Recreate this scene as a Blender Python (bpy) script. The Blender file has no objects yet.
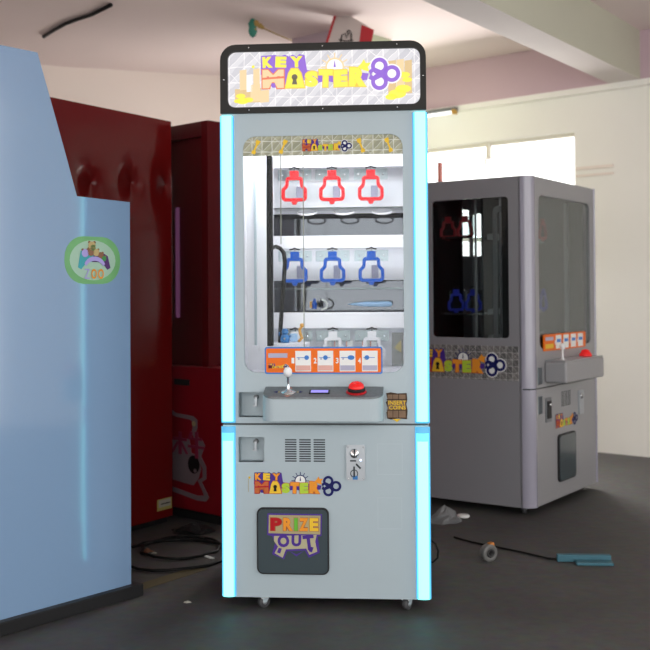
import bpy, bmesh, math, random
from mathutils import Matrix, Vector
R = math.radians
random.seed(7)
SC = bpy.context.scene
COL = SC.collection

# ------------------------------------------------------------------ camera, light, exposure
cam_d = bpy.data.cameras.new('camera'); cam = bpy.data.objects.new('camera', cam_d); COL.objects.link(cam)
cam_d.sensor_width = 36.0
cam_d.lens = 36.0 * 1035 / 650
cam_d.shift_y = -48.2 / 650
cam.location = (0, 0, 1.11)
cam.rotation_euler = (Matrix.Rotation(R(91.0), 3, 'X') @ Matrix.Rotation(R(-0.39), 3, 'Z')).to_euler()
SC.camera = cam
cam_d.dof.use_dof = True; cam_d.dof.focus_distance = 3.62; cam_d.dof.aperture_fstop = 3.6
SC.view_settings.view_transform = 'Standard'
SC.view_settings.look = 'None'
SC.view_settings.gamma = 1
SC.view_settings.use_curve_mapping = False
SC.view_settings.exposure = 0.0
w = bpy.data.worlds.new('sky'); SC.world = w; w.use_nodes = True
w.node_tree.nodes['Background'].inputs['Color'].default_value = (1.0, 0.985, 0.97, 1)
w.node_tree.nodes['Background'].inputs['Strength'].default_value = 3.0

def area_light(name, loc, rot, sx, sy, power, color=(1, 1, 1), parent=None):
    d = bpy.data.lights.new(name, 'AREA'); d.shape = 'RECTANGLE'; d.size = sx; d.size_y = sy
    d.energy = power; d.color = color
    o = bpy.data.objects.new(name, d); COL.objects.link(o); o.location = loc; o.rotation_euler = rot
    o.parent = parent
    return o
# daylight falling in through the high window of the back wall
area_light('window_daylight', (1.0, 7.75, 1.85), (R(70), 0, R(180 - 40.2)), 1.6, 0.8, 68, (1.0, 0.97, 0.94))

# ------------------------------------------------------------------ materials
MATS = {}
def mat(name, color=(.8, .8, .8), rough=.5, metal=0, emit=None, strength=0, noise=0.0, nscale=8, bump=0.0, coat=0, spec=.5):
    if name in MATS: return MATS[name]
    m = bpy.data.materials.new(name); m.use_nodes = True; MATS[name] = m
    nt = m.node_tree; b = nt.nodes['Principled BSDF']
    b.inputs['Base Color'].default_value = (*color, 1)
    b.inputs['Roughness'].default_value = rough
    b.inputs['Metallic'].default_value = metal
    b.inputs['Coat Weight'].default_value = coat
    b.inputs['Coat Roughness'].default_value = .08
    b.inputs['Specular IOR Level'].default_value = spec
    if emit:
        b.inputs['Emission Color'].default_value = (*emit, 1); b.inputs['Emission Strength'].default_value = strength
    tc = nt.nodes.new('ShaderNodeTexCoord')
    n = nt.nodes.new('ShaderNodeTexNoise'); n.inputs['Scale'].default_value = nscale; n.inputs['Detail'].default_value = 5
    nt.links.new(tc.outputs['Object'], n.inputs['Vector'])
    if noise > 0:
        mx = nt.nodes.new('ShaderNodeMix'); mx.data_type = 'RGBA'
        mx.inputs['A'].default_value = (*[c * (1 - noise) for c in color], 1)
        mx.inputs['B'].default_value = (*[min(1, c * (1 + noise)) for c in color], 1)
        nt.links.new(n.outputs['Fac'], mx.inputs['Factor']); nt.links.new(mx.outputs['Result'], b.inputs['Base Color'])
    if bump > 0:
        bp = nt.nodes.new('ShaderNodeBump'); bp.inputs['Strength'].default_value = bump; bp.inputs['Distance'].default_value = .01
        nt.links.new(n.outputs['Fac'], bp.inputs['Height']); nt.links.new(bp.outputs['Normal'], b.inputs['Normal'])
    return m

def glass(name, tint=(1, 1, 1), refl=1.0, rough=0.02):
    m = bpy.data.materials.new(name); m.use_nodes = True; nt = m.node_tree; nt.nodes.clear()
    o = nt.nodes.new('ShaderNodeOutputMaterial'); mx = nt.nodes.new('ShaderNodeMixShader')
    t = nt.nodes.new('ShaderNodeBsdfTransparent'); t.inputs['Color'].default_value = (*tint, 1)
    g = nt.nodes.new('ShaderNodeBsdfGlossy'); g.inputs['Roughness'].default_value = rough
    f = nt.nodes.new('ShaderNodeFresnel'); f.inputs['IOR'].default_value = 1.45
    mu = nt.nodes.new('ShaderNodeMath'); mu.operation = 'MULTIPLY'; mu.inputs[1].default_value = refl
    nt.links.new(f.outputs[0], mu.inputs[0]); nt.links.new(mu.outputs[0], mx.inputs[0])
    nt.links.new(t.outputs[0], mx.inputs[1]); nt.links.new(g.outputs[0], mx.inputs[2]); nt.links.new(mx.outputs[0], o.inputs[0])
    MATS[name] = m
    return m

def tiles(name, c1, c2, line, cell=.07, emit=0.0, rough=.4, axis='x'):
    """printed vinyl: a grid of squares cut by diagonals, thin pale scratchy lines over two tones"""
    m = bpy.data.materials.new(name); m.use_nodes = True; MATS[name] = m
    nt = m.node_tree; b = nt.nodes['Principled BSDF']; N = nt.nodes.new; L = nt.links.new
    tc = N('ShaderNodeTexCoord'); sp = N('ShaderNodeSeparateXYZ'); cb = N('ShaderNodeCombineXYZ')
    L(tc.outputs['Object'], sp.inputs[0]); L(sp.outputs['X' if axis == 'x' else 'Y'], cb.inputs[0]); L(sp.outputs['Z'], cb.inputs[1])
    nz = N('ShaderNodeTexNoise'); nz.inputs['Scale'].default_value = 30; L(cb.outputs[0], nz.inputs['Vector'])
    ad = N('ShaderNodeVectorMath'); ad.operation = 'MULTIPLY_ADD'; ad.inputs[1].default_value = (cell * .2,) * 3
    L(nz.outputs['Color'], ad.inputs[0]); L(cb.outputs[0], ad.inputs[2])
    br = N('ShaderNodeTexBrick'); br.offset = 0; br.inputs['Scale'].default_value = 1
    br.inputs['Brick Width'].default_value = cell; br.inputs['Row Height'].default_value = cell
    br.inputs['Mortar Size'].default_value = cell * .045; br.inputs['Mortar Smooth'].default_value = .3
    br.inputs['Color1'].default_value = (*c1, 1); br.inputs['Color2'].default_value = (*c2, 1); br.inputs['Mortar'].default_value = (*line, 1)
    L(ad.outputs[0], br.inputs['Vector'])
    # diagonals: |frac((x+z)/cell) - .5| small
    s2 = N('ShaderNodeSeparateXYZ'); L(ad.outputs[0], s2.inputs[0])
    def diag(op, div):
        a = N('ShaderNodeMath'); a.operation = op; L(s2.outputs[0], a.inputs[0]); L(s2.outputs[1], a.inputs[1])
        d = N('ShaderNodeMath'); d.operation = 'DIVIDE'; L(a.outputs[0], d.inputs[0]); d.inputs[1].default_value = cell * div
        f = N('ShaderNodeMath'); f.operation = 'FRACT'; L(d.outputs[0], f.inputs[0])
        g = N('ShaderNodeMath'); g.operation = 'LESS_THAN'; L(f.outputs[0], g.inputs[0]); g.inputs[1].default_value = .05 / div
        return g, f
    g1, f1 = diag('SUBTRACT', 1.0); g2, f2 = diag('ADD', 2.6)
    mxm = N('ShaderNodeMath'); mxm.operation = 'MAXIMUM'; L(g1.outputs[0], mxm.inputs[0]); L(g2.outputs[0], mxm.inputs[1])
    shade = N('ShaderNodeMath'); shade.operation = 'GREATER_THAN'; L(f1.outputs[0], shade.inputs[0]); shade.inputs[1].default_value = .5
    mA = N('ShaderNodeMix'); mA.data_type = 'RGBA'; mA.blend_type = 'MULTIPLY'; mA.inputs['B'].default_value = (.84, .84, .86, 1)
    L(shade.outputs[0], mA.inputs['Factor']); L(br.outputs['Color'], mA.inputs['A'])
    mB = N('ShaderNodeMix'); mB.data_type = 'RGBA'; mB.inputs['B'].default_value = (*line, 1)
    L(mxm.outputs[0], mB.inputs['Factor']); L(mA.outputs['Result'], mB.inputs['A'])
    L(mB.outputs['Result'], b.inputs['Base Color']); b.inputs['Roughness'].default_value = rough
    if emit:
        b.inputs['Base Color'].default_value = (0, 0, 0, 1)
        for l in list(b.inputs['Base Color'].links): nt.links.remove(l)
        b.inputs['Base Color'].default_value = (.1, .1, .1, 1)
        L(mB.outputs['Result'], b.inputs['Emission Color']); b.inputs['Emission Strength'].default_value = emit
    return m

def lit(name, c, s): return mat(name, (.05, .05, .05), .4, emit=c, strength=s)

M = MATS
mat('white_paint', (.385, .465, .505), .33, noise=.03, nscale=3)
mat('interior_white', (.86, .86, .90), .4)
mat('seam_dark', (.05, .06, .065), .5)
mat('marquee_black', (.018, .017, .015), .55, spec=.3)
mat('black_plastic', (.02, .02, .021), .4)
mat('black_rubber', (.015, .015, .015), .6)
mat('chrome', (.75, .76, .78), .22, 1)
mat('brushed_grey', (.42, .45, .48), .35, .6)
mat('recess_grey', (.42, .50, .54), .5)
mat('slot_dark', (.04, .05, .055), .6)
mat('acrylic_white', (.82, .84, .86), .2)
mat('tag_red', (.50, .012, .016), .25); mat('tag_blue', (.008, .085, .45), .25); mat('tag_white', (.8, .8, .82), .3)
mat('red_button', (.75, .01, .01), .15, emit=(1, .02, .02), strength=.15)
mat('orange_print', (.82, .16, .012), .35); mat('blue_print', (.06, .22, .62), .35); mat('white_print', (.80, .82, .80), .4)
mat('lavender_print', (.42, .42, .55), .4); mat('pink_print', (.72, .42, .36), .4)
mat('navy', (.012, .015, .11), .4); mat('purple', (.07, .03, .25), .4)
mat('ink_yellow', (.80, .52, .04), .4); mat('ink_orange', (.80, .30, .03), .4); mat('ink_green', (.42, .60, .05), .4)
mat('ink_brown', (.33, .10, .05), .45); mat('ink_rust', (.52, .13, .04), .45); mat('ink_black', (.01, .01, .01), .4)
mat('ink_red', (.42, .01, .015), .4); mat('ink_leaf', (.14, .45, .05), .4); mat('ink_tan', (.40, .34, .18), .45); mat('ink_cream', (.44, .41, .26), .45)
mat('wood_print', (.22, .14, .09), .55, noise=.25, nscale=60); mat('wood_dark', (.06, .035, .02), .55)
mat('door_smoke', (.045, .065, .075), .18, coat=.3)
mat('red_lacquer', (.20, .006, .006), .2, coat=.3); mat('red_dark', (.085, .002, .004), .35); mat('crimson', (.25, .003, .012), .35)
mat('pale_blue_panel', (.22, .35, .54), .13, coat=1)
MATS['pale_blue_panel'].node_tree.nodes['Principled BSDF'].inputs['Coat IOR'].default_value = 1.8
mat('trim_grey', (.18, .19, .2), .45)
mat('cable_black', (.012, .012, .012), .5)
mat('sticker_green', (.16, .42, .16), .4, noise=.2, nscale=12); mat('sticker_mint', (.36, .55, .42), .4)
mat('tube_light', (.9, .9, .9), .4, emit=(.95, .97, 1), strength=7)
mat('brass', (.6, .36, .1), .35, .8)
glass('window_glass', (.97, .985, .985), .22)
glass('smoked_glass', (.90, .93, .93), .5)
glass('room_glass', (1, 1, 1), .3)
glass('clear_acrylic', (.80, .86, .86), 1.5)
tiles('marquee_tiles', (.78, .76, .79), (.70, .69, .73), (.95, .92, .93), .055, emit=.98)
tiles('header_tiles', (.30, .31, .20), (.40, .40, .28), (.66, .68, .60), .036)
tiles('side_tiles', (.10, .10, .10), (.22, .21, .20), (.48, .47, .46), .034, axis='y')

for k_, m_ in MATS.items():
    if k_.startswith(('ink_', 'tag_', 'wood_')) or k_.endswith('_print') or k_ in ('navy', 'purple', 'black_plastic', 'black_rubber', 'cable_black', 'slot_dark'):
        m_.node_tree.nodes['Principled BSDF'].inputs['Specular IOR Level'].default_value = .15

# dented red lacquer of the big cabinet: three pressed dimples bend the sheet
def dented(name, color, spots):
    m = mat(name, color, .19, coat=.12, spec=.28); nt = m.node_tree; b = nt.nodes['Principled BSDF']; N = nt.nodes.new; L = nt.links.new
    tc = N('ShaderNodeTexCoord'); prev = None
    for (x, z, a) in spots:
        sb = N('ShaderNodeVectorMath'); sb.operation = 'SUBTRACT'; sb.inputs[1].default_value = (x, 0, z)
        ml = N('ShaderNodeVectorMath'); ml.operation = 'MULTIPLY'; ml.inputs[1].default_value = (1, 0, .8)
        ln = N('ShaderNodeVectorMath'); ln.operation = 'LENGTH'
        L(tc.outputs['Object'], sb.inputs[0]); L(sb.outputs[0], ml.inputs[0]); L(ml.outputs[0], ln.inputs[0])
        # height = -a * exp(-r/k)
        d = N('ShaderNodeMath'); d.operation = 'MULTIPLY'; d.inputs[1].default_value = -1 / .06; L(ln.outputs['Value'], d.inputs[0])
        e = N('ShaderNodeMath'); e.operation = 'EXPONENT'; L(d.outputs[0], e.inputs[0])
        s = N('ShaderNodeMath'); s.operation = 'MULTIPLY'; s.inputs[1].default_value = -a; L(e.outputs[0], s.inputs[0])
        if prev:
            q = N('ShaderNodeMath'); q.operation = 'ADD'; L(prev.outputs[0], q.inputs[0]); L(s.outputs[0], q.inputs[1]); prev = q
        else: prev = s
    nz = N('ShaderNodeTexNoise'); nz.inputs['Scale'].default_value = 1.6; nz.inputs['Detail'].default_value = 1; L(tc.outputs['Object'], nz.inputs['Vector'])
    q = N('ShaderNodeMath'); q.operation = 'MULTIPLY_ADD'; q.inputs[1].default_value = .35; L(nz.outputs['Fac'], q.inputs[0]); L(prev.outputs[0], q.inputs[2])
    bp = N('ShaderNodeBump'); bp.inputs['Strength'].default_value = 1; bp.inputs['Distance'].default_value = .07
    L(q.outputs[0], bp.inputs['Height']); L(bp.outputs['Normal'], b.inputs['Normal']); L(bp.outputs['Normal'], b.inputs['Coat Normal'])
    return m

# lit plastic diffuser: white-cyan, its blue halo put into the bluer rims
lit('strip_core', (.20, 1.0, 1.0), 2.9)
lit('strip_rim', (.06, .50, .95), 1.0)
lit('strip_mid', (.16, .85, 1.0), 1.3)
lit('strip_end', (.08, .50, .85), 1.0)

# ------------------------------------------------------------------ mesh builder
def mesh_of_curve(cu):
    ob = bpy.data.objects.new('tmp', cu)
    me = bpy.data.meshes.new_from_object(ob)
    bpy.data.objects.remove(ob)
    bpy.data.curves.remove(cu)
    return me
GLYPHS = {}
def glyph(ch, off=0.0):
    k = (ch, off)
    if k not in GLYPHS:
        cu = bpy.data.curves.new('g', 'FONT'); cu.body = ch; cu.offset = off; cu.resolution_u = 3
        me = mesh_of_curve(cu)
        vs = [tuple(v.co[:2]) for v in me.vertices]; fs = [tuple(p.vertices) for p in me.polygons]
        bpy.data.meshes.remove(me)
        x0 = min(v[0] for v in vs); x1 = max(v[0] for v in vs); y0 = min(v[1] for v in vs); y1 = max(v[1] for v in vs)
        GLYPHS[k] = ([((v[0] - x0) / (x1 - x0), (v[1] - y0) / (y1 - y0)) for v in vs], fs)
    return GLYPHS[k]

class MB:
    """collects pieces; .build() links them as ONE mesh object"""
    def __init__(self): self.v = []; self.f = []; self.m = []; self.mats = []; self.sm = []
    def mi(self, m):
        if m not in self.mats: self.mats.append(m)
        return self.mats.index(m)
    def add(self, vs, fs, m, T=None, smooth=False):
        o = len(self.v); k = self.mi(m)
        for v in vs:
            v = Vector(v)
            if T is not None: v = T @ v
            self.v.append(tuple(v))
        for f in fs: self.f.append([i + o for i in f]); self.m.append(k); self.sm.append(smooth)
    def box(self, a, b, m, T=None, bev=0.0):
        x0, y0, z0 = [min(a[i], b[i]) for i in range(3)]; x1, y1, z1 = [max(a[i], b[i]) for i in range(3)]
        if bev > 0:
            bm = bmesh.new(); bmesh.ops.create_cube(bm, size=1)
            for v in bm.verts: v.co = Vector(((x0 + x1) / 2 + v.co.x * (x1 - x0), (y0 + y1) / 2 + v.co.y * (y1 - y0), (z0 + z1) / 2 + v.co.z * (z1 - z0)))
            bmesh.ops.bevel(bm, geom=bm.edges[:], offset=bev, segments=3, affect='EDGES', profile=.5)
            bm.verts.index_update()
            self.add([v.co[:] for v in bm.verts], [[v.index for v in f.verts] for f in bm.faces], m, T); bm.free(); return self
        vs = [(x0, y0, z0), (x1, y0, z0), (x1, y1, z0), (x0, y1, z0), (x0, y0, z1), (x1, y0, z1), (x1, y1, z1), (x0, y1, z1)]
        self.add(vs, [(0, 3, 2, 1), (4, 5, 6, 7), (0, 1, 5, 4), (1, 2, 6, 5), (2, 3, 7, 6), (3, 0, 4, 7)], m, T); return self
    def tube(self, pts, r, m, n=8, T=None, closed=False):
        pts = [Vector(p) for p in pts]; rings = []; k = len(pts); vs = []; fs = []
        up = None
        for i, p in enumerate(pts):
            a = pts[(i - 1) % k] if (i > 0 or closed) else p; b = pts[(i + 1) % k] if (i < k - 1 or closed) else p
            t = (b - a).normalized()
            if up is None: up = Vector((0, 0, 1)) if abs(t.z) < .9 else Vector((1, 0, 0))
            s = t.cross(up).normalized(); u = s.cross(t).normalized(); up = u
            rr = r(i / (k - 1)) if callable(r) else r
            for j in range(n):
                an = 2 * math.pi * j / n; vs.append(p + s * math.cos(an) * rr + u * math.sin(an) * rr)
        for i in range(k if closed else k - 1):
            i2 = (i + 1) % k
            for j in range(n):
                fs.append((i * n + j, i * n + (j + 1) % n, i2 * n + (j + 1) % n, i2 * n + j))
        if not closed: fs.append(tuple(range(n))[::-1]); fs.append(tuple(range((k - 1) * n, k * n)))
        self.add([v[:] for v in vs], fs, m, T, True); return self
    def lathe(self, prof, m, T=None, n=24, cap=True):
        """prof = [(r, z)...] turned about z"""
        vs = []; fs = []
        for (r, z) in prof:
            for j in range(n):
                a = 2 * math.pi * j / n; vs.append((r * math.cos(a), r * math.sin(a), z))
        for i in range(len(prof) - 1):
            for j in range(n): fs.append((i * n + j, i * n + (j + 1) % n, (i + 1) * n + (j + 1) % n, (i + 1) * n + j))
        if cap: fs.append(tuple(range(n))[::-1]); fs.append(tuple(range((len(prof) - 1) * n, len(prof) * n)))
        self.add(vs, fs, m, T, True); return self
    def plate(self, outer, holes, y0, y1, m, T=None):
        """outline in the x-z plane (with holes) extruded from y0 to y1"""
        cu = bpy.data.curves.new('p', 'CURVE'); cu.dimensions = '2D'; cu.fill_mode = 'BOTH'; cu.extrude = abs(y1 - y0) / 2
        for pts in [outer] + list(holes):
            s = cu.splines.new('POLY'); s.points.add(len(pts) - 1)
            for i, p in enumerate(pts): s.points[i].co = (p[0], p[1], 0, 1)
            s.use_cyclic_u = True
        me = mesh_of_curve(cu); yc = (y0 + y1) / 2
        vs = [(v.co.x, yc - v.co.z, v.co.y) for v in me.vertices]
        self.add(vs, [tuple(p.vertices) for p in me.polygons], m, T); bpy.data.meshes.remove(me); return self
    def letter(self, ch, x0, z0, x1, z1, y, m, off=0.0, T=None, tilt=0.0, under=None, grow=0.0, ygap=.0006):
        if under:
            self.letter(ch, x0 - grow, z0 - grow, x1 + grow, z1 + grow, y + ygap, under, off + .04, T, tilt)
        vs, fs = glyph(ch, off); cx, cz = (x0 + x1) / 2, (z0 + z1) / 2; out = []
        for (a, b) in vs:
            X = (a - .5) * (x1 - x0); Z = (b - .5) * (z1 - z0)
            out.append((cx + X * math.cos(tilt) - Z * math.sin(tilt), y, cz + X * math.sin(tilt) + Z * math.cos(tilt)))
        self.add(out, fs, m, T); return self
    def word(self, s, x0, z0, x1, z1, y, m, off=0.0, T=None):
        vs, fs = glyph(s, off)
        self.add([(x0 + a * (x1 - x0), y, z0 + b * (z1 - z0)) for a, b in vs], fs, m, T); return self
    def build(self, name, parent=None, label=None, bevel=0.0, kind=None):
        me = bpy.data.meshes.new(name); me.from_pydata(self.v, [], self.f)
        for k in self.mats: me.materials.append(MATS[k] if isinstance(k, str) else k)
        for i, p in enumerate(me.polygons): p.material_index = self.m[i]; p.use_smooth = self.sm[i]
        me.update()
        o = bpy.data.objects.new(name, me); COL.objects.link(o)
        if parent: o.parent = parent
        if label: o['label'] = label
        if kind: o['kind'] = kind
        if bevel:
            b = o.modifiers.new('bevel', 'BEVEL'); b.width = bevel; b.segments = 2; b.limit_method = 'ANGLE'; b.angle_limit = R(40)
        return o

def rrect(x0, z0, x1, z1, r, n=6):
    pts = []
    for cx, cz, a0 in ((x1 - r, z1 - r, 0), (x0 + r, z1 - r, 90), (x0 + r, z0 + r, 180), (x1 - r, z0 + r, 270)):
        for i in range(n + 1):
            a = R(a0 + 90 * i / n); pts.append((cx + r * math.cos(a), cz + r * math.sin(a)))
    return pts
def circ(cx, cz, r, n=20, sx=1, sz=1): return [(cx + sx * r * math.cos(2 * math.pi * i / n), cz + sz * r * math.sin(2 * math.pi * i / n)) for i in range(n)]
def thing(name, label, cat, loc=(0, 0, 0), rz=0, group=None):
    o = bpy.data.objects.new(name, None); o.empty_display_size = .05; COL.objects.link(o)
    o.location = loc; o.rotation_euler = (0, 0, rz); o['label'] = label; o['category'] = cat
    if group: o['group'] = group
    return o
def tag(o, label, cat, group=None):
    o['label'] = label; o['category'] = cat
    if group: o['group'] = group
    return o
def XF(loc, rx=0, ry=0, rz=0, s=1): return Matrix.Translation(loc) @ Matrix.Rotation(rz, 4, 'Z') @ Matrix.Rotation(ry, 4, 'Y') @ Matrix.Rotation(rx, 4, 'X') @ Matrix.Scale(s, 4)
def copy_tree(o, parent=None):
    c = o.copy(); COL.objects.link(c); c.parent = parent
    for ch in list(o.children): copy_tree(ch, c)
    return c

# ------------------------------------------------------------------ the room
mat('plaster_cream', (.95, .93, .88), .8, noise=.04, nscale=2)
mat('plaster_white', (.88, .79, .72), .85, noise=.05, nscale=1.2)
mat('ceiling_paint', (.86, .74, .72), .9, noise=.07, nscale=1.0)
mat('ceiling_olive', (.58, .58, .47), .9, noise=.05, nscale=1.5)
mat('beam_grey', (.66, .60, .58), .85, noise=.05, nscale=2)
mat('beam_pink', (.62, .46, .52), .85, noise=.04, nscale=2)
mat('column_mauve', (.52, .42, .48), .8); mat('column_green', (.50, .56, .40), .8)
mat('ledge_white', (.96, .94, .90), .7)

def floor_mat():
    m = bpy.data.materials.new('floor_concrete'); m.use_nodes = True; MATS['floor_concrete'] = m
    nt = m.node_tree; b = nt.nodes['Principled BSDF']; N = nt.nodes.new; L = nt.links.new
    tc = N('ShaderNodeTexCoord')
    n1 = N('ShaderNodeTexNoise'); n1.inputs['Scale'].default_value = 1.3; n1.inputs['Detail'].default_value = 8; n1.inputs['Roughness'].default_value = .62
    n2 = N('ShaderNodeTexNoise'); n2.inputs['Scale'].default_value = 22; n2.inputs['Detail'].default_value = 6
    L(tc.outputs['Object'], n1.inputs['Vector']); L(tc.outputs['Object'], n2.inputs['Vector'])
    cr = N('ShaderNodeValToRGB'); L(n1.outputs['Fac'], cr.inputs[0])
    cr.color_ramp.elements[0].position = .32; cr.color_ramp.elements[0].color = (.040, .038, .037, 1)
    cr.color_ramp.elements[1].position = .70; cr.color_ramp.elements[1].color = (.085, .082, .080, 1)
    mx = N('ShaderNodeMix'); mx.data_type = 'RGBA'; mx.blend_type = 'OVERLAY'; mx.inputs['Factor'].default_value = .5
    L(cr.outputs[0], mx.inputs['A']); L(n2.outputs['Color'], mx.inputs['B']); L(mx.outputs['Result'], b.inputs['Base Color'])
    rr = N('ShaderNodeMapRange'); rr.inputs['To Min'].default_value = .5; rr.inputs['To Max'].default_value = .85; L(n1.outputs['Fac'], rr.inputs['Value']); L(rr.outputs[0], b.inputs['Roughness'])
    bp = N('ShaderNodeBump'); bp.inputs['Strength'].default_value = .15; bp.inputs['Distance'].default_value = .01; L(n2.outputs['Fac'], bp.inputs['Height']); L(bp.outputs[0], b.inputs['Normal'])
floor_mat()

def struct(mb, name, **k): o = mb.build(name, **k); o['kind'] = 'structure'; return o
fl = MB(); fl.box((-5, -2.5, -.12), (5, 9.2, 0), 'floor_concrete'); struct(fl, 'floor')

def flat_poly(pts, z0, z1, m):
    mb = MB(); n = len(pts)
    vs = [(x, y, z0) for x, y in pts] + [(x, y, z1) for x, y in pts]
    fs = [tuple(range(n))[::-1], tuple(range(n, 2 * n))] + [(i, (i + 1) % n, n + (i + 1) % n, n + i) for i in range(n)]
    mb.add(vs, fs, m); return mb
struct(flat_poly([(-4.6, -2.2), (4.75, -2.2), (4.75, 5.1), (.3, 9.0), (-4.7, 7.4)], 2.88, 3.0, 'ceiling_paint'), 'ceiling')
# beam across the room
bu = Vector((.585, .811)); bn = Vector((-.811, .585)); b1 = Vector((.80, 5.48)) + bu * 2.0; b0 = Vector((.80, 5.48)) - bu * 6.2
bp4 = [tuple(b0 - bn * .22), tuple(b1 - bn * .22), tuple(b1), tuple(b0)]
bm_ = MB(); vs = [(x, y, z) for z in (2.55, 2.9) for x, y in bp4]
bm_.add(vs, [(0, 3, 2, 1)], 'beam_grey'); bm_.add(vs, [(0, 1, 5, 4)], 'ceiling_olive'); bm_.add(vs, [(1, 2, 6, 5), (2, 3, 7, 6), (3, 0, 4, 7)], 'beam_grey')
struct(bm_, 'trim_1')

# window wall: local x runs along the wall to the left, z up; plane transform
WW = Matrix.Translation((1.82, 7.3, 0)) @ Matrix.Rotation(math.atan2(.645, -.764), 4, 'Z')   # local +x = (-.764,.645), local +y = (-.645,-.764) faces the room
wall = MB()
wall.plate([(-3.6, 0), (2.12, 0), (2.12, 3.0), (-3.6, 3.0)], [[(.055, 1.35), (2.0, 1.35), (2.0, 2.26), (.055, 2.26)]], -.16, 0, 'plaster_cream', WW)
struct(wall, 'wall_back')
pk = MB(); pk.box((-3.6, 0, 2.55), (2.05, .06, 2.878), 'beam_pink', WW); struct(pk, 'trim_2')
lg = MB(); lg.box((-3.6, 0, 2.51), (2.05, .07, 2.55), 'ledge_white', WW); struct(lg, 'trim_3')
mat('frame_paint', (.75, .70, .62), .6); mat('frame_red', (.30, .06, .04), .5)
wf = MB()
for a, b in (((.055, -.1, 2.235), (2.0, -.06, 2.26)), ((.055, -.1, 1.35), (2.0, -.06, 1.375)), ((.055, -.1, 1.35), (.075, -.06, 2.26)), ((1.98, -.1, 1.35), (2.0, -.06, 2.26))):
    wf.box(a, b, 'frame_paint', WW)
wfo = struct(wf, 'window_1')
q = MB(); q.box((.07, -.085, 1.37), (1.98, -.08, 2.24), 'room_glass', WW); q.build('pane', wfo)
q = MB(); q.box((1.24, -.1, 1.37), (1.262, -.06, 2.15), 'frame_red', WW); q.build('mullion', wfo, label='brown window mullion')
q = MB(); q.box((.77, -.06, 2.13), (.80, -.03, 2.25), 'frame_paint', WW); q.tube([(.785, -.04, 2.14), (.785, .0, 2.13), (.785, .01, 2.08)], .008, 'frame_paint', T=WW); q.build('latch', wfo)
q = MB(); q.box((-.24, 0.0, 1.98), (.04, .02, 2.0), 'plaster_white', WW); q.box((-.24, 0.0, 1.93), (.04, .02, 1.945), 'plaster_white', WW); struct(q, 'trim_4')

# left rear wall
def wall_seg(p, q_, m, name, t=.15, z1=3.0):
    p = Vector(p); q_ = Vector(q_); d = (q_ - p).normalized(); n = Vector((-d.y, d.x))
    return struct(flat_poly([tuple(p), tuple(q_), tuple(q_ + n * t), tuple(p + n * t)], 0, z1, m), name)
wall_seg((.216, 8.64), (-4.6, 7.10), 'plaster_white', 'wall_rear', t=-.15)
wall_seg((-4.6, 7.10), (-4.6, -.6), 'plaster_white', 'wall_left', t=-.15)
wall_seg((4.55, 5.0), (4.55, 2.6), 'plaster_cream', 'wall_right', t=.15)

# column
cm = MB(); c0 = Vector((.165, 6.8)); u2 = Vector((-.764, .645)); u1 = Vector((.645, .764))
a, b, c, d = c0, c0 + u1 * .48, c0 + u1 * .48 + u2 * .5, c0 + u2 * .5
vs = [(*p, z) for z in (0, 2.9) for p in (a, b, c, d)]
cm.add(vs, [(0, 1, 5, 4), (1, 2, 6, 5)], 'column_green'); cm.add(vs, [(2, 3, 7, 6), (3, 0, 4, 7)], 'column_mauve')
struct(cm, 'trim_5')

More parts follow.
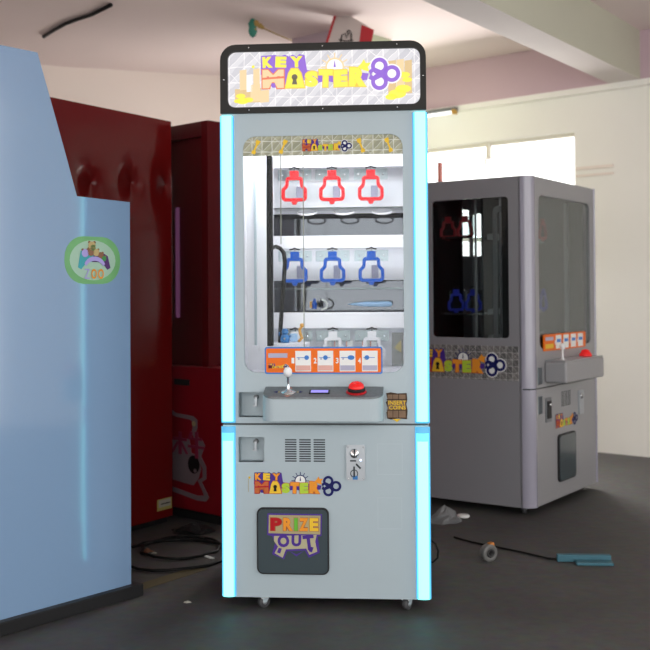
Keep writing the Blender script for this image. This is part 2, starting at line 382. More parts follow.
# ------------------------------------------------------------------ the logo drawn on several panels
def logo(mb, T, y, pal, wheel=True, thick=.0):
    """88 x 24 units, origin lower left, front = -y"""
    U = lambda *a: a
    y1, y2, y3 = y, y - .0008 / thick_scale(T), y - .0016 / thick_scale(T)
    g = thick_scale(T)
    e = .0006 / g
    if wheel:
        mb.plate(circ(47.6, 15.5, 6, 24), [circ(47.6, 15.5, 5, 24)], y1 + e, y1 + 2 * e, pal['wheel'], T)
        mb.plate(circ(47.6, 15.5, 5, 24), [], y1 + 2 * e, y1 + 3 * e, pal['dial'], T)
        for k in range(0, 181, 30):
            a = R(k); c, s = math.cos(a), math.sin(a); w_ = .35
            mb.plate([(47.6 - s * w_ + c * 5, 15.5 + c * w_ + s * 5), (47.6 + s * w_ + c * 5, 15.5 - c * w_ + s * 5), (47.6 + s * w_ + c * 9, 15.5 - c * w_ + s * 9), (47.6 - s * w_ + c * 9, 15.5 + c * w_ + s * 9)], [], y1, y1 + e, pal['wheel'], T)
        mb.plate([(46.9, 15.5), (48.3, 15.5), (47.6, 20)], [], y1, y1 + e, pal['edge'], T)
    # ragged backing
    mb.plate([(.4, 12), (4, 8), (8, 3.2), (12, 3.6), (16, 5), (30, 8), (36, 5.5), (42, 7), (48, 5.5), (60, 6), (68, 7), (69, 11), (58, 12.5), (44, 12), (36, 13), (30, 14), (28.5, 23.5), (25, 24.2), (23.5, 22.4), (21, 24), (18.5, 22.8), (16, 24), (12, 22.8), (10, 24), (.8, 23.6)], [], y1, y1 + e, pal['back'], T)
    for i, (ch, x0, x1, t) in enumerate((('K', 1.6, 8.2, .03), ('E', 9.8, 17, -.05), ('Y', 19.2, 27.4, .02))):
        mb.letter(ch, x0, 15.9, x1, 22.9, y2, pal['key'][i], .075, T, t, under=pal['edge'], grow=.45, ygap=e)
    col = pal['m']
    # M from nailed boards
    mb.letter('M', 1.6, 3.0, 15.2, 14.6, y2, col[0], .07, T, 0, under=pal['medge'], grow=.7, ygap=e)
    mb.plate([(1.2, 8.4), (15.4, 9.1), (15.4, 10.4), (1.2, 9.6)], [], y3, y3 + e, pal['medge'], T)
    # A as a padlock
    mb.plate([(16.2, 3), (18.2, 12), (20, 14.9), (24, 14.9), (26, 12), (28.4, 3)], [], y3, y3 + e, col[1], T)
    mb.plate([(15.6, 2.4), (17.8, 12.4), (19.8, 15.6), (24.2, 15.6), (26.6, 12.4), (29.1, 2.4)], [], y2, y2 + e, pal['edge2'], T)
    mb.plate(circ(22.1, 9.6, 1.9, 14), [], y3 - e, y3, 'ink_black' if not pal['lit'] else 'lit_dark', T)
    mb.plate([(20.4, 5), (23.8, 5), (22.8, 9.6), (21.4, 9.6)], [], y3 - e, y3, 'ink_black' if not pal['lit'] else 'lit_dark', T)
    for ch, x0, x1, z0, z1, k, t in (('S', 28.8, 37, 3.2, 13.2, 2, .05), ('T', 37.4, 46.2, 3, 14, 3, -.04), ('E', 47, 55.6, 3, 13.6, 4, .03), ('R', 56.8, 67.6, 3, 15, 5, -.03)):
        mb.letter(ch, x0, z0, x1, z1, y2, col[k], .085, T, t, under=pal['edge2'], grow=.5, ygap=e)
    mb.plate([(62, 15), (64.5, 17.5), (66, 20), (67.3, 17.5), (70.5, 17.8), (68.5, 15), (69.5, 12), (66, 13)], [], y2, y2 + e, col[5], T)
    # three-ring key bow
    for cx, cz in ((75.8, 15.4), (75.8, 5.6), (83.6, 10.5)):
        mb.plate(circ(cx, cz, 5.3, 24), [circ(cx, cz, 2.8, 24)], y3, y3 + e, pal['ring'], T)
        if pal['halo']: mb.plate(circ(cx, cz, 6.2, 24), [], y1, y1 + e, pal['halo'], T)
    mb.plate([(69, 7.5), (72, 6), (77.5, 8.5), (80.5, 10.5), (77.5, 12.5), (72, 15), (69, 12.5), (70, 10)], [[(70.6, 10.5), (72.4, 12.4), (74.2, 10.5), (72.4, 8.6)]], y3 + e, y3 + 2 * e, pal['ring'], T)
def thick_scale(T): return T.to_scale().x
PRINT = dict(wheel='navy', dial='white_print', edge='navy', edge2='ink_rust', medge='ink_red', back='purple', key=('ink_orange', 'ink_yellow', 'ink_orange'),
             m=('ink_rust', 'ink_yellow', 'ink_green', 'ink_orange', 'ink_green', 'ink_orange'), ring='navy', halo=None, lit=False)
lit('lit_yellow', (1.0, .90, .05), 1.0); lit('lit_yellow_deep', (1.0, .68, .05), .9); lit('lit_peach', (1.0, .74, .40), .92); lit('lit_purple', (.30, .12, .72), .95)
lit('lit_red', (.95, .20, .08), .9); lit('lit_dark', (.12, .10, .05), 1); lit('lit_white', (1, .97, .97), 1.0); lit('lit_tan', (.85, .60, .28), .9)
LIT = dict(wheel='lit_peach', dial='lit_white', edge='lit_purple', edge2='lit_yellow_deep', medge='lit_red', back='lit_purple', key=('lit_yellow',) * 3,
           m=('lit_peach', 'lit_yellow', 'lit_yellow', 'lit_yellow', 'lit_yellow', 'lit_yellow'), ring='lit_purple', halo='lit_white', lit=True)

# ------------------------------------------------------------------ main prize machine
# cabinet drawing: 285 drawing units to the metre, measured from the centre line / 612 at the floor
def X(p): return (p - 325) / 285
def Z(p): return (611.5 - p) / 285
mm = thing('prize_machine', 'tall white key prize machine with glowing cyan edge strips and lit marquee, in the middle', 'prize machine', (-.003, 3.645, 0), R(-4.3)); mm.scale = (.995, 1, 1.0015)
DEP = .80
win = (X(243), Z(373.5), X(405), Z(135.2))
cab = MB()
x0, x1 = X(221), X(429)
# front skins (upper and lower), sides, back, top, bottom; openings for window, recesses, doors
cab.plate([(x0, Z(424)), (x1, Z(424)), (x1, Z(111)), (x0, Z(111))],
          [rrect(*win, .045), [(X(238), Z(418)), (X(264), Z(418)), (X(264), Z(393)), (X(238), Z(393))]], 0, .025, 'white_paint')
cab.plate([(x0, Z(598)), (x1, Z(598)), (x1, Z(426)), (x0, Z(426))],
          [[(X(237.5), Z(463)), (X(262), Z(463)), (X(262), Z(438)), (X(237.5), Z(438))]], 0, .025, 'white_paint')
cab.box((x0 + .004, .004, Z(426.5)), (x1 - .004, DEP, Z(423.5)), 'seam_dark')
cab.box((x0, .025, Z(598)), (x0 + .012, DEP, Z(111)), 'white_paint'); cab.box((x1 - .012, .025, Z(598)), (x1, DEP, Z(111)), 'white_paint')
cab.box((x0 + .012, DEP - .012, Z(598)), (x1 - .012, DEP, Z(111)), 'white_paint')
cab.box((x0 + .012, .025, Z(598)), (x1 - .012, DEP - .012, Z(594)), 'seam_dark')
cab.box((x0 + .012, .025, Z(111)), (x1 - .012, DEP - .012, Z(115)), 'white_paint')
cab.box((x0 + .012, .1, Z(424)), (x1 - .012, DEP - .012, Z(420)), 'interior_white')
cab.build('cabinet', mm)
for (zt, zb) in ((Z(114.5), Z(423.5)), (Z(427), Z(597))):
    for s, xa, xb in ((-1, X(219.5), X(234)), (1, X(415), X(430))):
        st = MB(); n = 8; xc = (xa + xb) / 2; hw = (xb - xa) / 2; fr_ = (-1, -.86, -.70, -.4, 0, .4, .70, .86, 1)
        prof = [(xc + hw * t, -.018 * (1 - t * t) ** .5) for t in fr_]
        zs = [zb, zb + .006, zb + .03, (zb + zt) / 2, zt - .05, zt - .022, zt]; sc_ = [.8, 1, 1, 1, 1, 1, .95]
        for i in range(n):
            m_ = 'strip_rim' if i in (0, n - 1) else 'strip_mid' if i in (1, n - 2) else 'strip_core'
            for k in range(len(zs) - 1):
                mk = 'strip_end' if (k == 0 and zb > .5) or (k >= len(zs) - 2 and zt < 1) else 'strip_mid' if (k == 4 and zt < 1 and m_ == 'strip_core') else m_
                pa, pb = prof[i], prof[i + 1]
                st.add([(pa[0], pa[1] * sc_[k], zs[k]), (pb[0], pb[1] * sc_[k], zs[k]), (pb[0], pb[1] * sc_[k + 1], zs[k + 1]), (pa[0], pa[1] * sc_[k + 1], zs[k + 1])], [(0, 1, 2, 3)], mk, smooth=True)
        st.build('light_strip', mm)
# marquee
mq = MB(); ox0, ox1, oz0, oz1 = X(220.5), X(429), Z(112), Z(42.5)
arch = lambda a, b, c, d, r: [(a, b), (c, b)] + [(c - r + r * math.cos(R(t)), d - r + r * math.sin(R(t))) for t in range(0, 91, 15)] + [(a + r + r * math.cos(R(t)), d - r + r * math.sin(R(t))) for t in range(90, 181, 15)]
inner = rrect(X(228), Z(106), X(423), Z(49.5), .028)
mq.plate(arch(ox0, oz0, ox1, oz1, .055), [inner], -.012, .02, 'marquee_black')
mq.plate(arch(ox0, oz0, ox1, oz1, .055), [], .02, .16, 'marquee_black')
mqo = mq.build('marquee', mm, label='black marquee box with rounded top corners', bevel=.003)
for px, py in ((250, 46), (325, 46), (400, 46), (250, 109), (325, 109), (400, 109), (224.4, 78), (426, 78)):
    sc_ = MB(); sc_.lathe([(.0028, 0), (.0028, .002), (.001, .003)], 'chrome', XF((X(px), -.012, Z(py)), rx=R(90)), 8); sc_.build('screw', mqo)
pn = MB(); pn.plate(rrect(X(227), Z(107), X(424), Z(48.5), .028), [], .004, .010, 'marquee_tiles')
pn.build('lit_panel', mqo)
ar = MB(); TL = Matrix.Translation((X(261), .0, Z(91.5))) @ Matrix.Scale(1.6 / 285, 4)
logo(ar, TL, 0, LIT)
# treasure chest planks and coins left, planks right
for (a, b, c, d, m_) in ((240, 67, 247, 88, 'lit_peach'), (247, 72, 253, 90, 'lit_white'), (254, 66, 260.5, 84, 'lit_peach'), (235, 86, 262, 101, 'lit_tan'), (251, 82, 261, 100, 'lit_peach'), (261, 88, 270, 101, 'lit_peach'),
                         (391, 61, 399, 98, 'lit_tan'), (399.5, 60, 407, 96, 'lit_peach'), (407.5, 61, 415, 95, 'lit_tan')):
    ar.plate([(X(a), Z(d)), (X(c), Z(d - .6)), (X(c), Z(b)), (X(a), Z(b + .8))], [], .0026 if m_ != 'lit_tan' else .003, .0035, m_)
for cx, cz, rx in ((241, 94, 5), (243, 99, 6.5), (249, 98, 5), (238, 99, 4), (407, 76, 6), (410, 81, 5), (400, 95, 9), (406, 90, 8), (394, 98, 6)):
    ar.plate(circ(X(cx), Z(cz), rx / 285, 14, 1, .5), [], .0005, .001, 'lit_yellow')
for cx, cz in ((254, 64.5),): ar.plate(circ(X(cx), Z(cz), 1.6 / 285, 8), [], .001, .0015, 'lit_yellow')
ar.build('lit_logo', mqo, label='lit yellow and purple logo lettering')

# window: header print, glass, frame lip
hd = MB(); hz0 = Z(155)
pts = [(win[2], hz0)] + [(win[2] - .045 + .045 * math.cos(R(t)), win[3] - .045 + .045 * math.sin(R(t))) for t in range(0, 91, 15)] + [(win[0] + .045 + .045 * math.cos(R(t)), win[3] - .045 + .045 * math.sin(R(t))) for t in range(90, 181, 15)] + [(win[0], hz0)]
hd.plate(pts, [], .004, .007, 'header_tiles')
for kx, m_ in ((256, 1), (284, 1), (363, -1), (391, -1)):
    for t in range(1):
        T = XF((X(kx), .003, Z(146)), ry=R(22 * m_))
        hd.plate([(-.007, .026), (.009, .026), (.007, .012), (.004, .010), (.003, -.012), (.008, -.016), (.006, -.026), (-.007, -.026), (-.008, -.016), (-.003, -.012), (-.003, .010), (-.007, .014)], [], 0, .0008, 'ink_yellow', T)
TL = Matrix.Translation((X(303), .002, Z(152.3))) @ Matrix.Scale(.575 / 285, 4)
logo(hd, TL, 0, dict(PRINT, m=('ink_rust', 'ink_yellow', 'ink_green', 'ink_yellow', 'ink_green', 'ink_yellow'), halo='white_print'), wheel=False)
hd.build('window_header', mm, label='olive printed header above the window')
gl = MB(); gl.plate(rrect(win[0] + .001, win[1] + .001, win[2] - .001, win[3] - .001, .045), [], .010, .014, 'window_glass'); gl.build('window_glass', mm)
mat('reflection_olive', (.24, .26, .22), .4)
gj = MB()
for px, py0, py1 in ((281.3, 155, 244), (304.2, 155, 372)): gj.box((X(px) - .0014, .002, Z(py1)), (X(px) + .0014, .010, Z(py0)), 'reflection_olive')  # olive bars put in as the vertical reflections on the glass
gj.build('glass_reflection', mm)

# interior
BY = .55
it = MB()
it.box((X(243) - .02, .03, Z(380)), (X(243) - .012, BY, Z(130)), 'interior_white')
it.box((X(405) + .012, .03, Z(380)), (X(405) + .02, BY, Z(130)), 'interior_white')
it.box((X(243) - .02, .03, Z(378)), (X(405) + .02, BY, Z(374)), 'interior_white')
it.box((X(243) - .02, .03, Z(134)), (X(405) + .02, BY, Z(130)), 'interior_white')
it.build('inner_walls', mm)
mat('mirror_back', (.11, .115, .13), .06, .9)
bk = MB(); bk.box((X(243) - .02, BY, Z(380)), (X(405) + .02, BY + .01, Z(130)), 'mirror_back'); bk.build('mirror_panel', mm)
# left door jamb inside (white) and black post
jb = MB(); jb.box((X(243) - .012, .16, Z(374)), (X(267.5), .18, Z(135)), 'interior_white')
jb.box((X(247.5), .15, Z(350)), (X(250), .16, Z(160)), 'recess_grey'); jb.box((X(246), .14, Z(354)), (X(252), .16, Z(348)), 'interior_white')
for k in range(6): jb.lathe([(.002, 0), (.002, .002)], 'brushed_grey', XF((X(261.5), .16, Z(172 + k * 33)), rx=R(90)), 8)
jb.build('door_jamb', mm)
mat('post_black', (.006, .006, .006), .6, spec=.1)
ps = MB(); ps.box((X(265.8), .022, Z(347)), (X(271.4), .06, Z(154)), 'post_black', bev=.002); ps.build('post', mm, label='black inner post')
lt = MB(); lt.tube([(X(250), .08, Z(143)), (X(400), .08, Z(143))], .012, 'tube_light', 10)
lt.build('tube_lamp', mm, label='white tube lamp inside the top of the case')
area_light('case_lamp', (0.0, .07, Z(142)), (R(32), 0, 0), .50, .06, 3.1, (.95, .96, 1), mm)

def depth_k(yl): return 285 * 3.63 / (3.63 + yl)
def XD(px, yl): return (px - 325) / depth_k(yl) - .0715 * yl
def ZD(py, yl): return 1.11 - (py - 295) / depth_k(yl)
KY = .26
def key_mesh(mb, m, white=False):
    """tag outline, origin at the top of the tab, 263 units per metre"""
    s = 1 / 263
    o = [(4.3, 0), (4.3, -6), (6.6, -6), (8.6, -8), (8.8, -13.5), (10, -15.5), (12.6, -18), (12.8, -26), (12, -28.6), (9.8, -30.4), (3, -30.6), (1.8, -33.6), (-1.8, -33.6), (-3, -30.6), (-9.8, -30.4), (-12, -28.6), (-12.8, -26), (-12.6, -18), (-10, -15.5), (-8.8, -13.5), (-8.6, -8), (-6.6, -6), (-4.3, -6), (-4.3, 0)]
    i = [(5.4, -9.2), (5.9, -15), (7, -17), (9.4, -19.4), (9.5, -25.6), (8.4, -27.2), (-8.4, -27.2), (-9.5, -25.6), (-9.4, -19.4), (-7, -17), (-5.9, -15), (-5.4, -9.2)]
    mb.plate([(a * s, b * s) for a, b in o], [[(a * s, b * s) for a, b in i]], -.005, .005, m)
def make_tag(m, label, group, loc):
    t = thing('key_tag', label, 'key tag', loc, 0, group)
    k = MB(); key_mesh(k, m); k.build('tag_frame', t, bevel=.0012)
    h = MB(); h.tube([(-.020, -.004, .008), (-.008, -.004, .009), (0, -.004, .014), (.008, -.004, .009), (.020, -.004, .008)], .0032, 'black_plastic', 6); h.tube([(0, 0, .014), (0, .004, .004), (0, .0, -.006)], .0018, 'black_plastic', 6)
    h.build('hook', t)
    b = MB(); b.box((-.002, .09, -.100), (.024, .10, -.050), 'lavender_print', bev=.003); b.build('prize_box', t, label='small lavender prize card behind the tag')
    return t
rows = ((168.5, 'tag_red', 'red', 'top', 'left middle right'), (250, 'tag_blue', 'blue', 'middle', ''), (330, 'tag_white', 'white', 'bottom', ''))
MW = Matrix.Translation(mm.location) @ Matrix.Rotation(R(-4.1), 4, 'Z')
for (py, m_, cn, rn, _) in rows:
    proto = None
    for (px, pos) in ((295.4, 'left'), (333.4, 'middle'), (372.4, 'right')):
        p = MW @ Vector((XD(px, KY), KY, ZD(py + 1.5, KY)))
        lb = f'{cn} key-shaped tag hanging at the {pos} of the {rn} row inside the lit machine'
        gp = f'{cn} key tags of the {rn} row'
        if proto is None: proto = make_tag(m_, lb, gp, p); o = proto
        else: o = copy_tree(proto); o['label'] = lb; o['group'] = gp
        o.location = p; o.rotation_euler = (0, 0, R(-4.1))
# rails, plaques and shelf decks
for r_, (py, *_r) in enumerate(rows):
    rl = MB(); zt = ZD(py - 2, KY); ya = KY + .02
    h0 = (17, 14, 17)[r_]
    rl.box((XD(272, ya), ya, ZD(py - 1, ya)), (XD(409, ya), ya + .03, ZD(py - h0, ya)), 'interior_white', bev=.002)
    for k in range(7): rl.lathe([(.0018, 0), (.0018, .002)], 'brushed_grey', XF((XD(284 + 20 * k, ya), ya, ZD(py - h0 + 3, ya)), rx=R(90)), 8)
    rl.build('shelf_rail', mm)
    bb = MB(); yb_ = ya + .13; bb.box((XD(266, yb_), yb_, ZD((214, 281, 376)[r_], yb_)), (XD(412, yb_), yb_ + .01, ZD((150, 237, 314)[r_], yb_)), 'interior_white'); bb.build('back_board', mm)
    dk = MB(); dk.box((XD(272, ya), ya + .03, ZD(py + 40, ya)), (XD(409, ya), ya + .13, ZD(py + 38.5, ya)), 'clear_acrylic')
    dk.build('shelf_deck', mm)
    for px in (295.4, 333.4, 372.4):
        pq = MB(); pq.plate(rrect(XD(px - 17, ya), ZD(py + 12, ya), XD(px + 17, ya), ZD(py + 1, ya), .004), [], ya - .006, ya - .002, 'clear_acrylic')
        for s in (-12.5, 12.5): pq.lathe([(.004, 0), (.0035, .003)], 'chrome', XF((XD(px + s, ya), ya - .006, ZD(py + 6.5, ya)), rx=R(90)), 10)
        pq.build('plaque', mm, label='clear plaque with two screws')
        rg = MB(); c = (XD(px + 11, ya), ya + .045, ZD(py + 43, ya)); rg.tube([(c[0] + .038 * math.cos(a), c[1] + .034 * math.sin(a), c[2] + .012 * math.sin(a)) for a in [2 * math.pi * k / 20 for k in range(20)]], .004, 'tag_white', 6, closed=True)
        if r_ < 1: rg.build('ring', mm)  # oval glare on the deck, put in as a white ring
# sloped floor of the case and toys
dkk = MB(); dkk.box((XD(268, .1), .06, Z(352)), (XD(307, .1), .22, ZD(343, .15)), 'interior_white', bev=.004); dkk.build('inner_ledge', mm)
hs = MB(); yy = .12
pts = [(272, 248), (276, 246.5), (280.5, 248.5), (284, 253), (285.2, 262), (284, 280), (282, 305), (280.5, 325), (279.5, 343)]
hs.tube([(XD(a, yy), yy, ZD(b, yy)) for a, b in pts], .0078, 'black_rubber', 10)
hs.tube([(XD(a, yy), yy, ZD(b, yy)) for a, b in ((274, 247.2), (277, 246.6))], .0075, 'chrome', 10)
hs.build('hose', mm, label='black hose bent over inside the window')
pT = MW @ Vector((XD(285, .12), .12, ZD(343, .15) + .001))
ty = thing('toy_figure', 'small blue toy figure on the white ledge at lower left in the window', 'toy', pT, R(-4.1))
mat('toy_blue', (.02, .16, .42), .4); mat('toy_sky', (.35, .55, .8), .4); mat('toy_amber', (.72, .36, .06), .4)
t_ = MB(); t_.lathe([(.004, 0), (.016, .002), (.018, .015), (.014, .028), (.004, .034)], 'toy_blue', XF((0, 0, 0))); t_.tube([(-.012, 0, .02), (-.02, -.004, .03), (-.018, -.004, .04)], .004, 'toy_blue'); t_.tube([(.012, 0, .02), (.022, -.004, .026)], .004, 'toy_blue'); t_.build('body', ty)
t_ = MB(); t_.lathe([(.003, .030), (.012, .034), (.013, .044), (.008, .052), (.002, .053)], 'toy_blue', XF((0, 0, 0))); t_.lathe([(.003, 0), (.002, .003)], 'ink_yellow', XF((0, -.017, .016), rx=R(90)), 8); t_.build('head', ty)
ty2 = tag(MB().tube([(.0, 0, .0), (.01, 0, .016), (.0, 0, .03), (-.006, 0, .045), (0, 0, .058)], lambda t: .006 - .002 * abs(t - .5), 'toy_amber').lathe([(.003, 0), (.009, .004), (.009, .010), (.003, .014)], 'toy_amber', XF((0, 0, .055))).build('toy_key'), 'amber toy key leaning behind the blue toy figure', 'toy')
ty2.location = MW @ Vector((XD(298, .14), .16, ZD(342, .14))); ty2.rotation_euler = (0, R(14), R(-4.1))
ty3 = tag(MB().box((-.016, -.008, 0), (.014, .008, .03), 'toy_sky', bev=.004).build('prize_box'), 'pale blue prize box between blue toy and amber key', 'box')
ty3.location = MW @ Vector((XD(293, .17), .20, ZD(342.5, .14))); ty3.rotation_euler = (0, 0, R(20))
# prizes behind, lying on the second deck
pen = tag(MB().lathe([(.0008, 0), (.006, .03), (.010, .07), (.011, .16), (.008, .168), (.006, .17)], 'toy_sky').build('toy_rocket'), 'long pale blue pointed toy lying below the blue tags', 'toy')
pen.location = MW @ Vector((XD(348.5, .35), .35, ZD(304.5, .35) - 0)); pen.rotation_euler = (0, R(90), R(-4.1))
bt = thing('toy_bottle', 'small blue and amber bottle standing left of the pale blue toy', 'toy', MW @ Vector((XD(315, .38), .38, ZD(309, .36))), R(-4.1))
MB().lathe([(.009, 0), (.010, .02), (.005, .032), (.004, .04)], 'tag_blue').build('bottle_body', bt); MB().box((-.018, -.005, .004), (-.010, .005, .028), 'toy_amber').build('side_panel', bt)
ch = tag(MB().tube([(0, 0, .022), (.018, 0, .014), (.024, 0, .0), (.018, 0, -.014), (0, 0, -.02)], .004, 'white_print').build('toy_hook'), 'white curved toy hook beside the small blue bottle', 'toy')
ch.location = MW @ Vector((XD(322, .38), .37, ZD(305, .37))); ch.rotation_euler = (0, 0, R(-4.1))
# row of little boxes on the case floor
for k, px in enumerate((329, 338, 350, 366, 374)):
    mb = MB(); mb.box((-.012, -.01, 0), (.012, .01, .052), 'white_print'); mb.box((-.0135, -.0115, .006), (-.0085, -.0095, .05), 'pink_print'); mb.box((-.004, -.011, .01), (.008, -.0098, .04), 'lavender_print')
    b = tag(mb.build('prize_box'), 'pale prize box with pink edge, ' + ('far left', 'second from left', 'middle', 'second from right', 'far right')[k] + ' in row on the case floor', 'box', 'pale boxes on the case floor')
    b.location = MW @ Vector((XD(px, .30), .30, Z(374))); b.rotation_euler = (0, 0, R(-4.1)); b.scale = (1, 1, 2.0)
# spare poster in the lower right of the window
rp = MB(); rp.box((X(392.5), .02, Z(367)), (X(404), .03, Z(334)), 'trim_grey'); rp.plate([(X(395), Z(349)), (X(402), Z(341)), (X(402), Z(354))], [], .018, .0195, 'ink_tan'); rp.build('side_screen', mm, label='grey panel low at right of the window')

# instruction board
ib = MB(); ib.plate(rrect(X(264.3), Z(374.6), X(383.2), Z(347.6), .008), [], -.006, .0, 'blue_print'); ib.plate(rrect(X(265.8), Z(373.2), X(381.8), Z(349), .006), [], -.008, -.006, 'orange_print')
for k, px in enumerate((295.5, 318, 340.2, 362.6)):
    ib.box((X(px), -.0095, Z(372)), (X(px + 15.8), -.008, Z(351.5)), 'white_print'); ib.box((X(px + .6), -.0102, Z(371)), (X(px + 15.2), -.0095, Z(366)), 'pink_print' if k < 2 else 'lavender_print')
    ib.letter('1234'[k], X(px - 3.9), Z(364), X(px - 1.0), Z(358.4), -.0095, 'white_print', .03)
    cx = px + (11.5, 8, 11.5, 5)[k]
    ib.plate(circ(X(cx), Z(358.2), 2.4 / 285, 10, 1 if k != 2 else 1.5, 1), [], -.0103, -.0095, 'blue_print'); ib.box((X(px + 1.5), -.0103, Z(358.5)), (X(px + 13), -.0095, Z(357.9)), 'blue_print')
    ib.plate(circ(X(px + 3.5), Z(359.5), 1.0 / 285, 8), [], -.0103, -.0095, 'lavender_print')
ib.box((X(268), -.0095, Z(358.3)), (X(287.5), -.008, Z(353.8)), 'lavender_print')
logo(ib, Matrix.Translation((X(268), -.0088, Z(369.5))) @ Matrix.Scale(.235 / 285, 4), 0, dict(PRINT, m=('ink_black', 'ink_yellow', 'ink_yellow', 'ink_yellow', 'ink_yellow', 'ink_yellow'), halo='white_print'), wheel=False)
ib.build('instruction_board', mm, label='orange instruction board with four numbered cards')

mat('console_top', (.15, .17, .18), .35, .3, noise=.35, nscale=90)
# control console
cp = MB(); n = 8
def console_outline(grow=0.0):
    pts = []; xa, xb, dp, r = X(264.5) - grow, X(384.5) + grow, .115 + grow, .05
    pts.append((xa, 0)); 
    for i in range(n + 1): a = R(180 + 90 * i / n); pts.append((xa + r + r * math.cos(a), -dp + r + r * math.sin(a)))
    for i in range(n + 1): a = R(270 + 90 * i / n); pts.append((xb - r + r * math.cos(a), -dp + r + r * math.sin(a)))
    pts.append((xb, 0)); return pts
def ztop(y): return Z(387.3) + y * .24
ol = console_outline(); k = len(ol)
def shelf(mb, ol, f0, f1, m):
    k = len(ol); vs = [(x, y, f0(y)) for x, y in ol] + [(x, y, f1(y)) for x, y in ol]
    mb.add(vs, [tuple(range(k))[::-1], tuple(range(k, 2 * k))] + [(i, (i + 1) % k, k + (i + 1) % k, k + i) for i in range(k)], m)
shelf(cp, ol, lambda y: Z(419.5) - y * 0.02 , lambda y: ztop(y) - .006, 'white_paint')
cpo = cp.build('control_console', mm, bevel=.003)
tp = MB(); shelf(tp, [(x * 1.0, y) for x, y in console_outline(-.002)], lambda y: ztop(y) - .006, lambda y: ztop(y), 'console_top'); tp.build('top_plate', cpo, label='grey metal console top')
TI = lambda px, yl, dz=0: (X(px), yl, ztop(yl) + dz)
TR = lambda px, yl: XF(TI(px, yl), rx=R(13.5))
lc = MB(); lc.box((-.036, -.018, 0), (.036, .018, .003), 'black_plastic', TR(321, -.06)); lc.box((-.030, -.012, .003), (.030, .012, .004), lit('lcd_violet', (.35, .30, 1.0), 1.0) and 'lcd_violet', TR(321, -.06)); lc.build('display', cpo, label='violet lit display')
js = MB(); js.lathe([(.026, 0), (.026, .002), (.010, .006), (.007, .012), (.005, .014), (.005, .056), (.006, .058)], 'chrome', TR(290, -.06)); 
jso = js.build('joystick', cpo, label='joystick with clear ball top')
jb2 = MB(); jb2.lathe([(.003, .056), (.011, .060), (.0155, .069), (.0145, .080), (.009, .088), (.002, .090)], 'acrylic_white', TR(290, -.06)); jb2.build('joystick_ball', cpo, label='white joystick ball')
mat('arrow_pink', (.55, .25, .22), .5)
for a in range(4):
    pr = MB(); T = TR(290, -.06) @ Matrix.Rotation(R(90 * a), 4, 'Z') @ Matrix.Translation((.042, 0, .0012))
    pr.add([(.012, 0, 0), (-.004, .012, 0), (-.004, -.012, 0)], [(0, 2, 1)], 'navy' if a % 2 == 0 else 'arrow_pink', T)
    pr.add([(-.006, .008, 0), (-.006, -.008, 0), (-.012, -.008, 0), (-.012, .008, 0)], [(0, 1, 2, 3)], 'ink_tan', T)
    pr.build('arrow_decal', cpo)
bt_ = MB(); bt_.lathe([(.036, 0), (.036, .004), (.030, .007), (.027, .007)], 'ink_red', TR(357.5, -.06)); bt_.lathe([(.031, .006), (.031, .013), (.029, .018)], 'black_plastic', TR(357.5, -.06)); bt_.build('button_collar', cpo)
bt_ = MB(); bt_.lathe([(.027, .014), (.028, .020), (.025, .028), (.017, .035), (.008, .038), (.001, .0385)], 'red_button', TR(357.5, -.06)); bt_.build('button', cpo, label='red domed push button')
# insert coins board
ic = MB()
brd = [(386.5, 394), (391, 393), (398, 394.2), (407, 393.8), (407.6, 400), (406.6, 405), (407.8, 411), (407, 419.6), (398, 418.8), (391, 420), (387.5, 419), (386.6, 413), (388.5, 410), (386.2, 403), (388, 400.5)]
ic.plate([(X(a), Z(b)) for a, b in brd], [], -.004, 0, 'wood_dark')
for a, b in ((387.8, 392.9), (393.4, 398.6), (399.2, 405.9)): ic.box((X(a), -.005, Z(418)), (X(b), -.004, Z(395.2)), 'wood_print')
ic.box((X(387), -.0056, Z(400.6)), (X(407), -.005, Z(399.6)), 'wood_dark'); ic.box((X(387), -.0056, Z(411)), (X(407), -.005, Z(410.2)), 'wood_dark')
ic.word('INSERT', X(388.6), Z(405.2), X(406.4), Z(401.2), -.006, 'ink_yellow', .02); ic.word('COINS', X(389.4), Z(410), X(406), Z(406), -.006, 'ink_yellow', .02)
ic.plate([(X(393), Z(419.4)), (X(401), Z(419.4)), (X(397), Z(422.4))], [], -.0058, -.004, 'ink_yellow')
ic.build('coin_sign', mm, label='brown plank sign reading insert coins')
# lock recesses
for (a, b, c, d) in ((238, 393, 264, 418), (237.5, 438, 262, 463)):
    rc = MB(); xa, xb, za, zb = X(a), X(c), Z(d), Z(b); dp = .05
    rc.box((xa, dp, za), (xb, dp + .004, zb), 'recess_grey'); rc.box((xa - .004, .0, za), (xa, dp, zb), 'recess_grey'); rc.box((xb, .0, za), (xb + .004, dp, zb), 'recess_grey')
    rc.box((xa, .002, za - .004), (xb, dp, za), 'recess_grey'); rc.box((xa, .002, zb), (xb, dp, zb + .004), 'recess_grey')
    rco = rc.build('lock_recess', mm)
    lk = MB(); lx = X(a + 15.5); lz = Z(b + 6)
    lk.lathe([(.009, 0), (.009, .012), (.006, .014)], 'trim_grey', XF((lx, dp, lz), rx=R(90)), 14); lk.box((lx - .004, dp - .02, lz - .03), (lx + .004, dp - .012, lz), 'brushed_grey'); lk.box((lx - .012, dp - .01, lz - .034), (lx + .002, dp - .004, lz - .028), 'brushed_grey'); lk.build('lock', rco)
# vents
for xa in (284.3, 298.7, 313.2):
    vn = MB()
    for k in range(10):
        z = Z(440.6 + k * 2.35); vn.box((X(xa), -.001, z - .0022), (X(xa + 11.6), .002, z + .0022), 'slot_dark')
    vn.build('vent', mm)
